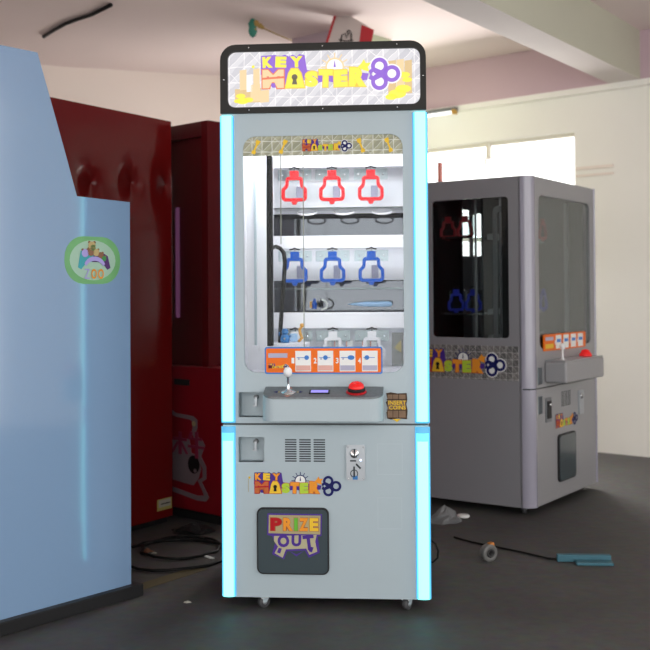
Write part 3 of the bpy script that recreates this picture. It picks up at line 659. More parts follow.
# logo print
lg = MB(); logo(lg, Matrix.Translation((X(252), -.0015, Z(497))) @ Matrix.Scale(1 / 285, 4), 0, PRINT)
lg.box((X(246.6), -.0012, Z(493)), (X(247.1), -.0002, Z(480)), 'ink_tan', XF((0, 0, 0))); lg.plate(circ(X(248), Z(478.6), 1.2 / 285, 8), [], -.0012, -.0002, 'ink_yellow')
lg.build('logo_sticker', mm, label='coloured logo lettering with three-ring key')
# coin mechanism
cn = MB(); cn.plate(rrect(X(346.2), Z(480.6), X(365), Z(445.2), .007), [], -.008, 0, 'brushed_grey')
cno = cn.build('coin_mechanism', mm, bevel=.002, label='silver coin mechanism with round slot')
cd = MB(); cd.lathe([(.0165, 0), (.0165, .003), (.014, .006), (.0, .0065)], 'chrome', XF((X(354.4), -.008, Z(453.5)), rx=R(90)), 24); cd.box((X(353.7), -.0155, Z(458)), (X(355.1), -.0145, Z(449)), 'slot_dark'); cd.build('coin_slot', cno)
cd = MB(); cd.lathe([(.0035, 0), (.003, .004)], lit('led_white', (.6, .7, 1), 3) and 'led_white', XF((X(360.6), -.008, Z(460.3)), rx=R(90)), 12); cd.build('indicator_lamp', cno)
cd = MB(); cd.box((X(350), -.010, Z(461.6)), (X(356), -.008, Z(460.2)), 'slot_dark'); cd.build('coin_slit', cno)
cd = MB(); cd.box((X(353.2), -.0105, Z(477)), (X(354.8), -.008, Z(466.5)), 'slot_dark'); cd.plate(circ(X(354), Z(473.5), 4 / 285, 16), [circ(X(354), Z(473.5), 3.2 / 285, 16)], -.010, -.008, 'slot_dark'); cd.box((X(352.5), -.0102, Z(479.5)), (X(357.5), -.008, Z(475.8)), 'toy_blue'); cd.build('coin_return', cno)
cd = MB(); cd.tube([(X(356), -.010, Z(464)), (X(360.5), -.012, Z(468.4))], .003, 'slot_dark', 6); cd.build('return_lever', cno)
for a, b in ((348, 447.4), (363.2, 447.4), (348, 478.5), (363.2, 478.5)):
    cd = MB(); cd.lathe([(.0028, 0), (.002, .002)], 'chrome', XF((X(a), -.008, Z(b)), rx=R(90)), 8); cd.build('screw', cno)
# blank hatches: fine grooves
for (a, b, c, d) in ((377, 444, 402.5, 475), (377, 497.5, 401.5, 529)):
    gv = MB(); t = .35
    for p, q_ in (((a, b), (c, b + t * 2)), ((a, d - t * 2), (c, d)), ((a, b), (a + t * 2, d)), ((c - t * 2, b), (c, d))):
        gv.box((X(p[0]), -.0006, Z(q_[1])), (X(q_[0]), .002, Z(p[1])), 'recess_grey')
    gv.build('blank_hatch', mm)
# prize door
pd = MB(); pd.plate(rrect(X(255.5), Z(574.3), X(328.2), Z(508), .022), [], -.009, 0, 'black_plastic'); pd.plate(rrect(X(257), Z(572.8), X(326.8), Z(509.5), .018), [], -.012, -.009, 'door_smoke')
pdo = pd.build('prize_door', mm, bevel=.002, label='dark smoked prize door with colourful lettering')
ps_ = MB(); P = lambda px, py: (X(px), Z(py)); yb = -.0125
ps_.plate([P(266.5, 513.5), P(321.5, 513.8), P(320.8, 535.5), P(317, 536), P(319, 552), P(308, 557), P(304, 550), P(286, 551), P(283, 559), P(271, 554), P(274, 543), P(271, 536), P(266, 535)], [], yb, yb + .0006, 'purple')
ps_.plate([P(267.8, 515), P(320, 515.3), P(319.6, 534), P(267.5, 533.2)], [], yb - .0006, yb, 'ink_tan')
for ch_, a, b, c_ in (('P', 269.5, 281, 'ink_red'), ('R', 282.4, 292, 'ink_orange'), ('I', 293.4, 297, 'ink_leaf'), ('Z', 298.4, 307.6, 'ink_orange'), ('E', 309, 317.8, 'ink_yellow')):
    ps_.letter(ch_, X(a), Z(530.6), X(b), Z(517.8), yb - .0014, c_, .05, under='ink_brown', grow=.0016)
ps_.plate([P(273, 536), P(316, 534.4), P(314.5, 541), P(316.5, 551), P(308.5, 554.2), P(305.5, 548), P(285, 549), P(281.6, 557.4), P(273.4, 553), P(277, 546.5), P(273, 541)], [], yb - .0006, yb, 'ink_cream')
for ch_, a, b, t, z0, z1 in (('O', 276.5, 288.5, .1, 547, 534.5), ('U', 290.6, 300.5, -.03, 546, 534.2), ('T', 302.4, 313.6, .12, 549.5, 534.5)):
    ps_.letter(ch_, X(a), Z(z0), X(b), Z(z1), yb - .0014, 'purple', .05, tilt=t)
for c3 in ((278.5, 550.5), (310.5, 549)):
    ps_.plate([P(c3[0] - 2.6, c3[1] + 1.6), P(c3[0] + .6, c3[1] + 2.8), P(c3[0] + 2.4, c3[1] - 2.2), P(c3[0] - .8, c3[1] - 3)], [], yb - .0014, yb - .0008, 'purple')
ps_.plate([P(289, 551), P(295.5, 556), P(303, 550.5), P(295.5, 554)], [], yb - .0006, yb, 'purple')
ps_.build('prize_sticker', pdo, label='prize out lettering in red, orange, green and purple')
# casters
mat('roll_wheel', (.06, .06, .065), .5)
def caster(x, y, steer, par):
    c = MB(); T = XF((x, y, 0), rz=steer)
    c.box((-.028, -.03, .043), (.028, .03, .048), 'recess_grey', T)
    for s in (-1, 1): c.add([(-.022, s * .014, .045), (.016, s * .014, .045), (.001, s * .014, .020), (-.009, s * .014, .020)], [(0, 1, 2, 3)], 'recess_grey', T); c.box((-.02, s * .014 - .001, .036), (.016, s * .014 + .001, .045), 'white_print', T)
    co = c.build('caster', par)
    w_ = MB(); w_.lathe([(.006, -.010), (.019, -.010), (.0215, -.007), (.0215, .007), (.019, .010), (.006, .010)], 'roll_wheel', T @ XF((-.004, 0, .0215), rx=R(90)), 20); w_.lathe([(.003, -.012), (.009, -.012), (.009, .012), (.003, .012)], 'brushed_grey', T @ XF((-.004, 0, .0215), rx=R(90)), 12); w_.build('wheel', co)
caster(X(261), .045, R(35), mm); caster(X(406.5), .045, R(60), mm); caster(X(261), DEP - .07, R(80), mm); caster(X(406.5), DEP - .07, R(10), mm)

# ------------------------------------------------------------------ second prize machine (right, unlit)
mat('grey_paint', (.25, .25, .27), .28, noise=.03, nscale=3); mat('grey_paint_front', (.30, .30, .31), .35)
mat('inner_dark', (.10, .11, .11), .5); mat('inner_grey', (.34, .37, .37), .5); mat('strip_off', (.34, .33, .40), .15, coat=.5)
rm = thing('prize_machine', 'white unlit key prize machine standing at an angle at the right, seen from its corner', 'prize machine', (1.018, 5.14, 0), math.atan2(.819, .574))
# local x along the front (away to the right), local y = depth to the left; front faces -y
W2, D2, H2, B2 = .93, .80, 1.70, .042
sw = (.115, .885, .555, 1.60)      # side window (y0,z0,y1,z1)
SIDE = Matrix(((0, 1, 0, 0), (1, 0, 0, 0), (0, 0, 1, 0), (0, 0, 0, 1)))      # plate x->world-local y, plate y->local x
fwin = (.11, .83, W2 - .11, 1.61)
cb = MB()
cb.plate([(.05, .634), (W2 - .05, .634), (W2 - .05, H2), (.05, H2)], [rrect(*fwin, .04), [(.085, .65), (.14, .65), (.14, .735), (.085, .735)]], 0, .02, 'grey_paint_front')
cb.plate([(.05, B2), (W2 - .05, B2), (W2 - .05, .628), (.05, .628)], [[(.085, .50), (.14, .50), (.14, .59), (.085, .59)]], 0, .02, 'grey_paint_front')
for xx in (0.0, W2 - .015):
    cb.plate([(.05, B2), (D2, B2), (D2, .655), (.05, .655)], [], xx, xx + .015, 'grey_paint', SIDE)
    cb.plate([(.05, .655), (D2, .655), (D2, H2), (.05, H2)], [rrect(sw[0] if xx == 0 else .715, sw[1] if xx == 0 else 1.34, sw[2] if xx == 0 else .78, sw[3], .02)], xx, xx + .015, 'grey_paint', SIDE)
cb.plate([(.015, B2), (W2 - .015, B2), (W2 - .015, H2), (.015, H2)], [[(.795, 1.34), (.91, 1.34), (.91, 1.62), (.795, 1.62)]], D2 - .015, D2, 'grey_paint'); cb.box((.015, .02, H2 - .012), (W2 - .015, D2 - .015, H2), 'grey_paint'); cb.box((.015, .02, B2), (W2 - .015, D2 - .015, B2 + .015), 'seam_dark')
cb.box((.02, D2 - .022, .78), (.785, D2 - .016, 1.68), 'mirror_back'); cb.box((.016, .03, .76), (W2 - .016, D2 - .016, .78), 'inner_grey'); cb.box((.01, .01, .627), (W2 - .01, D2 - .01, .635), 'seam_dark')
cb.build('cabinet', rm)
for cx, sgn in ((0.0, 1), (W2, -1)):
    for z0, z1 in ((B2, .629), (.635, H2)):
        s_ = MB(); prof = [(0.0, .062)] + [(0.05 - .05 * math.cos(R(a)), .05 - .058 * math.sin(R(a))) for a in range(0, 91, 15)] + [(.05, 0.01)]
        pts = [(cx + sgn * p[0], p[1]) for p in prof] + [(cx + sgn * .05, .06)]
        k = len(pts); vs = [(x, y, z0) for x, y in pts] + [(x, y, z1) for x, y in pts]
        s_.add(vs, [tuple(range(k))[::-1], tuple(range(k, 2 * k))], 'strip_off'); s_.add(vs, [(i, (i + 1) % k, k + (i + 1) % k, k + i) for i in range(k)], 'strip_off', smooth=True)
        s_.build('light_strip', rm, label='unlit pale corner strip')
g = MB(); g.plate(rrect(sw[0], sw[1], sw[2], sw[3], .03), [], .004, .008, 'smoked_glass', SIDE); g.build('side_glass', rm)
g = MB(); g.plate(rrect(.715, 1.34, .78, sw[3], .02), [], W2 - .008, W2 - .004, 'smoked_glass', SIDE); g.build('side_glass', rm)
g = MB(); g.box((.795, D2 - .010, 1.34), (.91, D2 - .006, 1.62), 'window_glass'); g.build('rear_glass', rm)
g = MB(); g.plate(rrect(*fwin, .04), [], .006, .010, 'smoked_glass'); g.build('front_glass', rm)
# side band with the logo
sd = MB(); sd.plate([(.065, .672), (D2 - .01, .672), (D2 - .01, .845), (.065, .845)], [], -.0015, 0, 'side_tiles', SIDE); sd.build('side_band', rm, label='patterned band under the side window')
sl = MB(); TS = Matrix(((0, 1, 0, -.0035), (-1, 0, 0, .650), (0, 0, 1, .688), (0, 0, 0, 1))) @ Matrix.Scale(.0058, 4)
logo(sl, TS, 0, dict(PRINT, ring='navy', halo='white_print'), wheel=True); sl.build('logo_sticker', rm, label='large logo lettering on the side band')
# interior: back board, posts, rails, tags
bd = MB(); bd.box((.56, .53, .78), (W2 - .03, .545, 1.66), 'inner_dark'); bd.build('back_board', rm)
bd = MB(); bd.box((W2 - .024, .02, .78), (W2 - .016, .70, 1.68), 'inner_dark'); bd.build('added_liner', rm)  # dark sheet added to dim the lit far wall behind the glass
for z in (1.40, 1.00, .86):
    bd = MB(); bd.box((.22, .30, z), (W2 - .04, .34, z + .03), 'inner_grey'); bd.build('shelf_rail', rm)
    bd = MB(); bd.box((.04, .34, z), (.42, .525, z + .012), 'clear_acrylic'); bd.build('shelf_deck', rm)
for (x, y, wd) in ((.12, .12, .02), (.10, .20, .012), (.13, .36, .010), (W2 - .14, .12, .02)):
    p = MB(); p.box((x, y, .80), (x + wd, y + wd, 1.62), 'brushed_grey'); p.build('post', rm)
dj = MB(); T = SIDE
dj.plate(rrect(.135, .86, .225, 1.56, .03), [rrect(.150, .88, .205, 1.53, .02)], .05, .065, 'trim_grey', T); dj.build('inner_frame', rm, label='grey inner door frame behind the side glass')
q = MB(); q.box((.028, .118, .80), (.036, .165, 1.63), 'black_plastic'); q.build('inner_panel', rm, label='black inner panel by the corner')
hz = MB(); hz.tube([(.10, .235, z) for z in (.82, .95, 1.05, 1.12, 1.14)], .014, 'black_rubber', 10); hz.build('hose', rm)
RMW = Matrix.Translation(rm.location) @ Matrix.Rotation(math.atan2(.819, .574), 4, 'Z')
def far_tag(m, label, loc, rz, group):
    t = thing('key_tag', label, 'key tag', loc, rz, group); k = MB(); key_mesh(k, m); k.build('tag_frame', t)
    h = MB(); h.tube([(-.018, 0, .010), (0, 0, .015), (.018, 0, .010)], .002, 'black_plastic', 6); h.build('hook', t)
    p = MB(); p.plate(rrect(-.046, -.115, .046, -.005, .006), [], .012, .016, 'clear_acrylic'); p.build('plaque', t); return t
mat('tag_navy', (.03, .05, .5), .3); mat('tag_dim_red', (.35, .02, .03), .3)
rzf = math.atan2(.819, .574)
for row, z, mm_, cn in ((0, 1.53, 'tag_dim_red', 'red'), (1, 1.135, 'tag_navy', 'blue')):
    for k, (yy_, nm) in enumerate(((.415, 'nearer the front corner'), (.518, 'further back'))):
        far_tag(mm_, f'{cn} key tag seen through the side glass of the right machine, {nm}', RMW @ Vector((.20, yy_ + (.045 if row == 0 else 0), z)), rzf - R(90), f'{cn} tags behind the side glass')
    for k, (xx, nm) in enumerate(((.36, 'left'), (.52, 'middle'), (.68, 'right'))):
        far_tag(mm_, f'{cn} key tag on the {nm} behind the front glass of the right machine', RMW @ Vector((xx, .22, z)), rzf, f'{cn} tags behind the front glass of the right machine')
# front furniture
ib = MB(); ib.plate(rrect(.15, .815, .72, .90, .008), [], -.008, 0, 'orange_print')
for k in range(4): ib.box((.30 + .102 * k, -.0095, .822), (.37 + .102 * k, -.008, .892), 'white_print'); ib.box((.31 + .102 * k, -.0105, .855), (.36 + .102 * k, -.0095, .872), 'blue_print'); ib.letter('1234'[k], .283 + .102 * k, .845, .294 + .102 * k, .868, -.0095, 'white_print', .03)
ib.box((.165, -.0095, .868), (.265, -.008, .886), 'lavender_print'); ib.box((.165, -.0095, .828), (.265, -.008, .85), 'ink_yellow'); ib.build('instruction_board', rm, label='orange instruction board')
con = MB(); con.box((.165, -.12, .655), (.70, .0, .765), 'grey_paint_front', bev=.012); cono = con.build('control_console', rm)
q = MB(); q.box((.17, -.115, .765), (.695, -.003, .770), 'brushed_grey'); q.build('top_plate', cono)
q = MB(); q.lathe([(.02, 0), (.006, .006), (.005, .05), (.014, .056), (.016, .068), (.01, .08), (.001, .084)], 'acrylic_white', XF((.26, -.06, .77))); q.build('joystick', cono)
q = MB(); q.lathe([(.034, 0), (.034, .012), (.026, .02), (.02, .034), (.001, .04)], 'red_button', XF((.58, -.06, .77))); q.build('button', cono, label='red domed push button')
for z0, z1 in ((.65, .735), (.50, .59)):
    q = MB(); q.box((.085, .04, z0), (.14, .045, z1), 'recess_grey'); q.box((.081, .002, z0), (.085, .045, z1), 'recess_grey'); q.box((.14, .002, z0), (.144, .045, z1), 'recess_grey'); q.box((.085, .002, z0 - .003), (.14, .045, z0), 'recess_grey'); q.build('lock_recess', rm)
q = MB(); q.box((.172, -.006, .452), (.240, .0, .575), 'trim_grey'); q.box((.182, -.010, .47), (.232, -.006, .56), 'black_plastic'); q.lathe([(.012, 0), (.008, .01)], 'chrome', XF((.205, -.010, .54), rx=R(90))); q.build('bill_acceptor', rm, label='black bill acceptor')
for xa in (.385, .43, .475):
    q = MB()
    for k in range(9): q.box((xa, -.001, .515 + k * .009), (xa + .036, .002, .519 + k * .009), 'slot_dark')
    q.build('vent', rm)
q = MB(); logo(q, Matrix.Translation((.30, -.003, .40)) @ Matrix.Scale(.0034, 4), 0, PRINT, wheel=False); q.build('logo_sticker', rm, label='small logo lettering on the lower front')
q = MB(); q.plate(rrect(.325, .125, .56, .372, .025), [], -.01, 0, 'black_plastic'); q.plate(rrect(.332, .132, .553, .365, .02), [], -.012, -.01, 'door_smoke'); q.build('prize_door', rm)
q = MB(); q.plate(rrect(.62, .45, .685, .58, .008), [], -.008, 0, 'brushed_grey'); cq = q.build('coin_mechanism', rm)
q = MB(); q.lathe([(.017, 0), (.015, .006)], 'chrome', XF((.65, -.008, .55), rx=R(90))); q.box((.648, -.016, .54), (.652, -.0145, .56), 'slot_dark'); q.build('coin_slot', cq)
for x in (.08, W2 - .08):
    for y in (.08, D2 - .08): caster(x, y, R(30), rm)

# ------------------------------------------------------------------ pale blue machine at the left edge
# local x runs along its side towards the camera-left, front of the side faces +... built as a profile
bx = thing('arcade_cabinet', 'pale blue arcade cabinet side with green oval zoo sticker, at the left edge', 'arcade machine', (-.725, 3.85, 0), math.atan2(-.764, -.646))
# local +x = (-.646,-.764); local +y = (.764,-.646) faces the room
bp_ = MB(); out = [(0, .03), (.72, .03), (.72, 1.95), (.40, 1.95), (.285, 1.61), (.238, 1.466), (0, 1.46)]
bp_.plate(out, [], -.50, -.02, 'trim_grey'); bp_.build('body', bx)
bp_ = MB(); bp_.plate(out, [], -.02, 0, 'pale_blue_panel'); bp_.build('side_panel', bx, label='glossy pale blue side panel', bevel=.003)
bp_ = MB(); bp_.box((-.035, -.52, 0), (.74, .03, .045), 'black_plastic', bev=.004); bp_.build('base', bx, label='black base plinth')
zs = MB(); FY = Matrix.Scale(-1, 4, (1, 0, 0))
def sx(p): return p
zs.plate(rrect(.047, 1.155, .292, 1.325, .08), [], .0, .0012, 'sticker_green'); zs.plate(circ(.17, 1.24, .090, 28, 1.12, .80), [], .0012, .002, 'sticker_mint')
zc = Matrix.Translation((.165, 0, 1.247)) @ Matrix.Rotation(R(180), 4, 'Z') @ Matrix.Diagonal((1.15, 1, 1.12, 1))
# controller-shaped emblem with little round animal heads
mat('zoo_teal', (.04, .35, .40), .4); mat('zoo_violet', (.20, .12, .50), .4); mat('zoo_plum', (.08, .02, .14), .4); mat('zoo_brown', (.25, .11, .05), .4); mat('zoo_tan', (.50, .38, .16), .4); mat('zoo_leaf', (.05, .28, .06), .4); mat('zoo_lilac', (.38, .32, .68), .4)
zs.plate([(-.062, -.03), (-.05, -.036), (-.036, -.02), (-.02, -.012), (.02, -.012), (.0, .02), (-.03, .03), (-.052, .022)], [], -.0035, -.003, 'zoo_teal', zc)
zs.plate([(.062, -.03), (.05, -.036), (.036, -.02), (.02, -.012), (-.01, -.012), (.0, .02), (.03, .02), (.052, .008)], [], -.0036, -.003, 'zoo_plum', zc)
for cx, cz, r_, m_ in ((-.036, .016, .013, 'zoo_lilac'), (-.014, .020, .013, 'zoo_brown'), (.006, .019, .012, 'zoo_tan'), (.024, .010, .011, 'zoo_brown'), (-.010, .040, .014, 'zoo_tan'), (-.006, .034, .010, 'zoo_leaf'), (.036, .0, .009, 'zoo_leaf')):
    zs.plate(circ(cx, cz, r_, 14), [], -.005, -.004, m_, zc)
    for s in (-1, 1): zs.plate(circ(cx + s * r_ * .7, cz + r_ * .8, r_ * .35, 8), [], -.0045, -.0038, 'zoo_brown', zc)
arc = [(-.036 + .006 * 0, -.02)] ; top_ = [(.042 * math.sin(R(a)), -.03 + .036 * math.cos(R(a))) for a in range(-70, 71, 14)]; bot_ = [(.034 * math.sin(R(a)), -.034 + .026 * math.cos(R(a))) for a in range(70, -71, -14)]
zs.plate(top_ + bot_, [], -.006, -.0052, 'zoo_lilac', zc)
for i, ch_ in enumerate('ZOO'):
    zs.letter(ch_, -.040 + .026 * i, -.066, -.020 + .027 * i, -.034, -.0065, 'zoo_lilac' if i == 0 else 'ink_orange', .0 if i == 0 else .02, zc, .0)
zs.build('zoo_sticker', bx, label='green oval sticker with animal heads and the word zoo')

# ------------------------------------------------------------------ red cabinets
dented('red_sheet', (.17, .006, .006), ((.052, 1.655, 1), (.288, 1.645, 1), (.544, 1.62, 1)))
rc1 = thing('display_cabinet', 'tall glossy dark red cabinet with dented side, behind the pale blue machine', 'cabinet', (-.755, 5.11, 0), math.atan2(-.838, -.546))
q = MB(); q.box((0, -.80, .03), (1.25, -.02, 1.974), 'red_dark'); q.build('body', rc1)
q = MB(); q.box((0, -.02, .03), (1.25, 0, 1.974), 'red_sheet'); q.build('side_panel', rc1, bevel=.004, label='glossy red sheet with three pressed dents')
q = MB(); q.box((.01, -.78, 0), (1.24, -.03, .03), 'black_plastic'); q.build('plinth', rc1)
mat('label_yellow', (.42, .36, .10), .6); mat('label_white', (.42, .40, .34), .6)
q = MB(); q.box((.012, .0, .07), (.115, .0015, .125), 'label_yellow'); q.box((.02, .0015, .085), (.105, .002, .12), 'label_white'); q.box((.025, .002, .098), (.09, .0025, .103), 'ink_black'); q.build('label_sticker', rc1, label='small yellow and white paper label near the floor')
q = MB(); q.box((-.004, -.006, .96), (.0, .001, 1.70), 'trim_edge' if False else 'chrome'); q.build('edge_trim', rc1, label='bright metal corner trim')

rf = math.atan2(-.67, .74); mat('red_pillar', (.11, .003, .006), .45, spec=.15)
rc2 = thing('arcade_cabinet', 'dark red arcade cabinet with a white cartoon sticker, between red cabinet and lit machine', 'arcade machine', (-.574, 5.08, 0), rf)
# local +x = (.74,-.67) to the right and nearer, -x goes left/back; local -y faces the camera
q = MB(); q.box((-.62, .03, .76), (-.045, .60, 1.974), 'red_dark'); q.box((-.045, .0, .76), (.0, .60, 1.974), 'red_pillar'); q.box((-.62, 0, 1.90), (-.045, .03, 1.974), 'red_dark'); q.build('upper_case', rc2)
q = MB(); q.box((-.62, -.03, .05), (.14, .60, .76), 'crimson', bev=.006); q.build('lower_case', rc2)
q = MB(); q.box((-.60, .0, .0), (.12, .58, .05), 'black_plastic'); q.build('base', rc2)
q = MB(); q.box((-.22, -.036, .665), (-.105, -.03, .695), 'black_plastic', bev=.002); q.build('handle', rc2, label='black handle slot')
lit('glow_violet', (.75, .22, .60), .10)  # violet edge reflection, put in as a weakly glowing strip
q = MB(); q.box((-.262, .012, 1.0), (-.25, .03, 1.56), 'glow_violet'); q.build('light_strip', rc2, label='dim violet reflection line along the edge')
# sticker: white bust outline, dark oval, pink characters
mat('sticker_white', (.20, .15, .17), .5); mat('sticker_pink', (.24, .02, .06), .5)
def S2(px, py):   # sheet drawing: origin at the cabinet corner
    return ((px - 208) * .0076 + .012, .722 - (py - 370) * .00483)
st = MB(); P2 = lambda L_: [S2(a, b) for a, b in L_]
st.plate(P2([(170, 404), (178, 411), (196, 412.5), (200, 416), (200, 424), (197.5, 431), (205, 436), (207.5, 441), (203.5, 452), (208.5, 462), (208.5, 474), (204, 478), (211, 492), (208, 497), (200, 497.5), (170, 492)]), [P2([(170, 410), (178, 415), (193, 416.5), (196, 419), (194.5, 430), (200, 440), (200, 455), (205, 464), (205, 473), (200, 477), (206.5, 491), (200, 492.5), (170, 487)])], -.032, -.030, 'sticker_white')
st.plate(P2([(170, 440), (192, 436), (194, 450), (200, 452), (203.5, 465), (201, 475), (196, 483), (170, 480)]), [], -.032, -.030, 'sticker_white')
st.plate([S2(196.5 + 5.6 * math.cos(R(a)), 461.5 + 9.2 * math.sin(R(a))) for a in range(0, 360, 20)], [], -.034, -.032, 'ink_black')
st.plate([S2(198 + 1.6 * math.cos(R(a)), 467.5 + 2.0 * math.sin(R(a))) for a in range(0, 360, 30)], [], -.0345, -.034, 'sticker_white')
# two brush-stroke characters
for (a, b, c_, d) in ((176, 436, 190, 439), (181.5, 430, 184.5, 453), (184, 440, 190, 452), (181, 440, 175, 452)):
    if abs(c_ - a) > 12 or (c_ - a) == 3: st.plate(P2([(a, b), (c_, b), (c_, d), (a, d)]), [], -.0346, -.032, 'sticker_pink')
    else: st.plate(P2([(a - 1.2, b), (a + 1.2, b), (c_ + 1.2, d), (c_ - 1.2, d)]), [], -.0346, -.032, 'sticker_pink')
for (a, b, c_, d) in ((192, 434, 205, 436.5), (191, 442, 207, 444.8), (198, 428, 201, 455)):
    st.plate(P2([(a, b), (c_, b), (c_, d), (a, d)]), [], -.0346, -.032, 'sticker_pink')
st.plate(P2([(193.5, 428), (196, 429), (193, 437), (190.5, 436)]), [], -.0346, -.032, 'sticker_pink')
st.plate(circ(*S2(196.5, 420), .014, 10), [], -.0325, -.030, 'ink_tan')
st.build('cartoon_sticker', rc2, label='white outlined sticker with dark oval and pink characters')

# ------------------------------------------------------------------ things near the ceiling
def at(px, py, d): return Vector(((px - 325) / 1035 * d, d, 1.11 - (py - 295 + (px - 325) * .00785) / 1035 * d))
mat('flag_white', (.62, .55, .52), .8); mat('flag_red', (.50, .03, .04), .8); mat('orn_teal', (.03, .25, .18), .5); mat('orn_amber', (.45, .30, .08), .5)
fg = thing('banner', 'white banner with red edges and black drawing hanging above the marquee', 'banner', (at(350, 42, 6.55)), R(4))
q = MB(); q.plate([(-.20, -.25), (.10, -.25), (.10, .0), (.10, .03), (-.02, .24), (-.08, .24)], [], 0, .006, 'flag_white'); 
q = MB(); q.plate([(-.18, -.14), (.10, -.14), (.155, .09), (.02, .17), (-.085, .17)], [], 0, .006, 'flag_white'); q.build('cloth', fg)
q = MB(); q.plate([(-.19, -.14), (-.175, -.14), (-.075, .17), (-.092, .17)], [], -.004, 0, 'flag_red'); q.plate([(.05, -.14), (.12, -.14), (.165, .085), (.085, .115)], [], -.004, 0, 'flag_red'); q.build('red_edge', fg, label='red edge bands')
q = MB()
for pts in (((-.05, .0), (-.04, .05), (-.02, .06), (-.01, .03), (.0, .06), (.02, .065), (.02, .02)), ((-.06, .02), (-.02, .01), (.03, .015)), ((-.05, -.01), (-.01, -.02), (.03, -.005)), ((-.01, .065), (0, .08), (.015, .07))):
    q.tube([(a, -.004, b) for a, b in pts], .004, 'ink_black', 5)
q.build('drawing', fg, label='black ink drawing')
q = MB(); q.tube([(-.05, 0, .17), (-.05, 0, .185 + .02)], .003, 'trim_grey', 5); 
fx = thing('tube_light_fitting', 'fluorescent tube fitting on the pink beam right of the marquee', 'lamp', WW @ Vector((1.27, .085, 2.515)), math.atan2(.645, -.764))
q = MB(); q.box((-.29, -.01, -.005), (.60, .03, .02), 'trim_grey'); q.build('housing', fx); q = MB(); lit('room_tube', (1, .98, .95), 1.6); q.tube([(-.27, .02, -.02), (.58, .02, -.02)], .013, 'room_tube', 10); q.build('tube', fx)
for xa in (-.29, .575): q = MB(); q.box((xa, -.005, -.035), (xa + .025, .04, .0), 'brass'); q.build('end_cap', fx)
og = thing('hanging_ornament', 'teal and amber ornament on a thin rod near the ceiling, left above the marquee', 'ornament', at(256, 26, 6.6), 0)
q = MB(); q.lathe([(.002, -.07), (.02, -.055), (.028, -.03), (.024, .0), (.03, .02), (.016, .045), (.003, .06)], 'orn_teal', XF((-.012, 0, 0))); q.build('body', og)
q = MB()
for a, b, r_ in ((.01, .02, .022), (.035, .005, .018), (.052, -.005, .014), (.0, -.02, .014)): q.lathe([(.001, -r_), (r_ * .7, -r_ * .7), (r_, 0), (r_ * .7, r_ * .7), (.001, r_)], 'orn_amber', XF((a, -.01, b)), 12)
q.build('beads', og)
q = MB(); q.tube([(.04, 0, 0), (.14, .01, -.045), (.24, .02, -.085)], .004, 'orn_amber', 6); q.tube([(-.012, 0, .05), (-.012, 0, 2.88 - og.location.z)], .002, 'trim_grey', 5); q.build('rod', og)
def on_ceiling(px, py): d = 1.758 * 1035 / (295 + (px - 325) * -.00785 - py); return ((px - 325) / 1035 * d, d, 2.868)
cbk = tag(MB().tube([on_ceiling(a, b) for a, b in ((44, 36), (55, 29), (66, 23), (78, 18.5), (92, 14), (112, 4))], .012, 'cable_black', 8).build('cable'), 'dark cable curving along the ceiling at top left', 'cable')

# ------------------------------------------------------------------ things on the floor
def fp(px, py, z=0.0): d = (1.11 - z) * 1035 / (py - 295 + (px - 325) * .00785); return Vector(((px - 325) / 1035 * d, d, z))
mat('roll_grey', (.13, .13, .125), .4); mat('roll_core', (.03, .03, .03), .6)
rl = thing('tape_roll', 'small grey roll with an orange tab lying on the floor before the right machine', 'tape roll', fp(486, 560), R(25))
q = MB(); q.lathe([(.017, -.016), (.034, -.016), (.036, -.012), (.036, .012), (.034, .016), (.017, .016), (.017, -.016)], 'roll_grey', XF((0, 0, .036), rx=R(90)), 24, False); q.build('roll', rl)
q = MB(); q.lathe([(.010, -.018), (.018, -.018), (.018, .018), (.010, .018), (.010, -.018)], 'roll_core', XF((0, 0, .036), rx=R(90)), 20, False); q.build('core', rl)

mat('tab_orange', (.55, .20, .03), .5)
q = MB(); q.box((.012, -.012, .056), (.034, .012, .074), 'tab_orange', XF((0, 0, 0), ry=R(-10)), bev=.003); q.build('tab', rl, label='orange tab')
mat('teal_plastic', (.03, .12, .16), .5)
tb = thing('plastic_bracket', 'teal plastic bracket lying on the floor at the right', 'plastic part', fp(578, 560), R(-4))
q = MB(); q.box((-.10, -.015, 0), (.12, .015, .03), 'teal_plastic', bev=.004); q.build('bar', tb); q = MB(); q.box((-.03, -.07, 0), (.12, -.015, .012), 'teal_plastic', bev=.003); q.build('flange', tb)
mat('bag_plastic', (.14, .145, .15), .4)
def crumple(loc, r, h, m, seed, name):
    random.seed(seed); mb = MB(); n, k = 14, 6; vs = []; fs = []
    for i in range(k):
        t = i / (k - 1)
        for j in range(n):
            a = 2 * math.pi * j / n; rr = r * math.cos(t * math.pi / 2 * .97) * random.uniform(.7, 1.15); vs.append((rr * math.cos(a), rr * math.sin(a) * .7, max(0, h * t * random.uniform(.8, 1.15)) if i else 0))
    for i in range(k - 1):
        for j in range(n): fs.append((i * n + j, i * n + (j + 1) % n, (i + 1) * n + (j + 1) % n, (i + 1) * n + j))
    fs.append(tuple(range(n))[::-1]); fs.append(tuple(range((k - 1) * n, k * n)))
    mb.add(vs, fs, m); o = mb.build(name); o.location = loc; return o
tag(crumple(fp(443, 521), .085, .075, 'bag_plastic', 5, 'plastic_bag'), 'crumpled grey plastic bag on the floor under the right machine', 'plastic bag')
lid = tag(MB().lathe([(.030, 0), (.033, .006), (.026, .012), (.004, .013)], 'white_print').build('cup_lid'), 'small white lid on the floor beside the crumpled bag', 'lid'); lid.location = fp(461, 516)
stk = tag(MB().box((-.030, -.006, 0), (.030, .006, .006), 'white_print').build('plastic_strip'), 'short white plastic strip on the floor left of the lit machine', 'litter'); stk.location = fp(208, 557); stk.rotation_euler = (0, 0, R(-50))
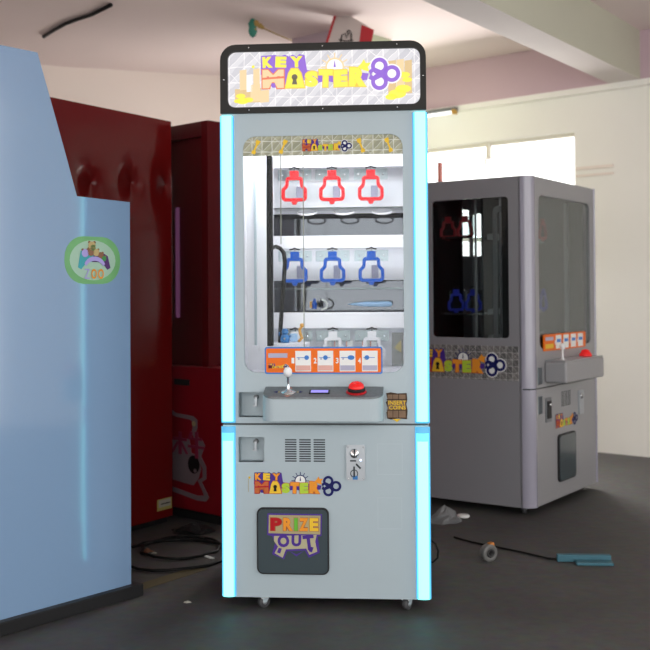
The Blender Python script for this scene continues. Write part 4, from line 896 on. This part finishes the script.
mat('debris_brown', (.20, .08, .04), .7)
for k, (px, py, m_, nm) in enumerate(((146, 551, 'debris_brown', 'brown scrap of packing on the floor beside the pale blue machine'), (153, 552.5, 'label_white', 'pale scrap of paper on the floor beside the brown scrap'), (186, 601, 'label_white', 'tiny pale scrap on the floor in front of the cable loops'))):
    tag(crumple(fp(px, py), .028 if k == 0 else .014, .015 if k == 0 else .006, m_, 20 + k, 'paper_scrap'), nm, 'litter')
def loop(px, py, a, b, n=26, ph=0, turns=1.0):
    c = fp(px, py); return [(c.x + a * math.cos(ph + turns * 2 * math.pi * i / n) * (1 + .06 * math.sin(3 * i)), c.y + b * math.sin(ph + turns * 2 * math.pi * i / n), .006 + .004 * math.sin(i * .7) ** 2) for i in range(n + 1)]
tag(MB().tube(loop(172, 555, .24, .26, turns=1.6, n=40), .006, 'cable_black', 8).tube(loop(180, 548, .17, .20, ph=1, turns=1.2), .006, 'cable_black', 8).build('cable_coil'), 'loose coil of black cable on the floor in front of the red cabinets', 'cable')
tag(MB().tube([tuple(fp(a, b, .005)) for a, b in ((452, 536), (470, 541), (495, 546), (520, 551), (545, 557), (556, 558))], .0045, 'cable_black', 8).build('cable'), 'thin black cable running across the floor to the teal bracket', 'cable')
MB().tube([(.345, .24, .205), (.372, .235, .200), (.392, .23, .185), (.401, .228, .160), (.398, .23, .135), (.382, .235, .118), (.345, .24, .110)], .004, 'cable_black', 8).build('power_cable', mm)
tag(crumple(fp(192, 531), .11, .04, 'black_plastic', 9, 'bin_bag'), 'flattened black plastic bag against the red arcade cabinet', 'plastic bag')
mat('ochre_paint', (.11, .085, .035), .7)
a, b = fp(133, 588), fp(200, 567); dv = (b - a).normalized(); nv = Vector((-dv.y, dv.x, 0)) * .035
q = MB(); q.add([tuple(v + Vector((0, 0, zz))) for zz in (.0005, .0015) for v in (a - nv, b - nv, b + nv, a + nv)], [(4, 5, 6, 7), (0, 1, 5, 4), (1, 2, 6, 5), (2, 3, 7, 6), (3, 0, 4, 7)], 'ochre_paint'); struct(q, 'trim_6')
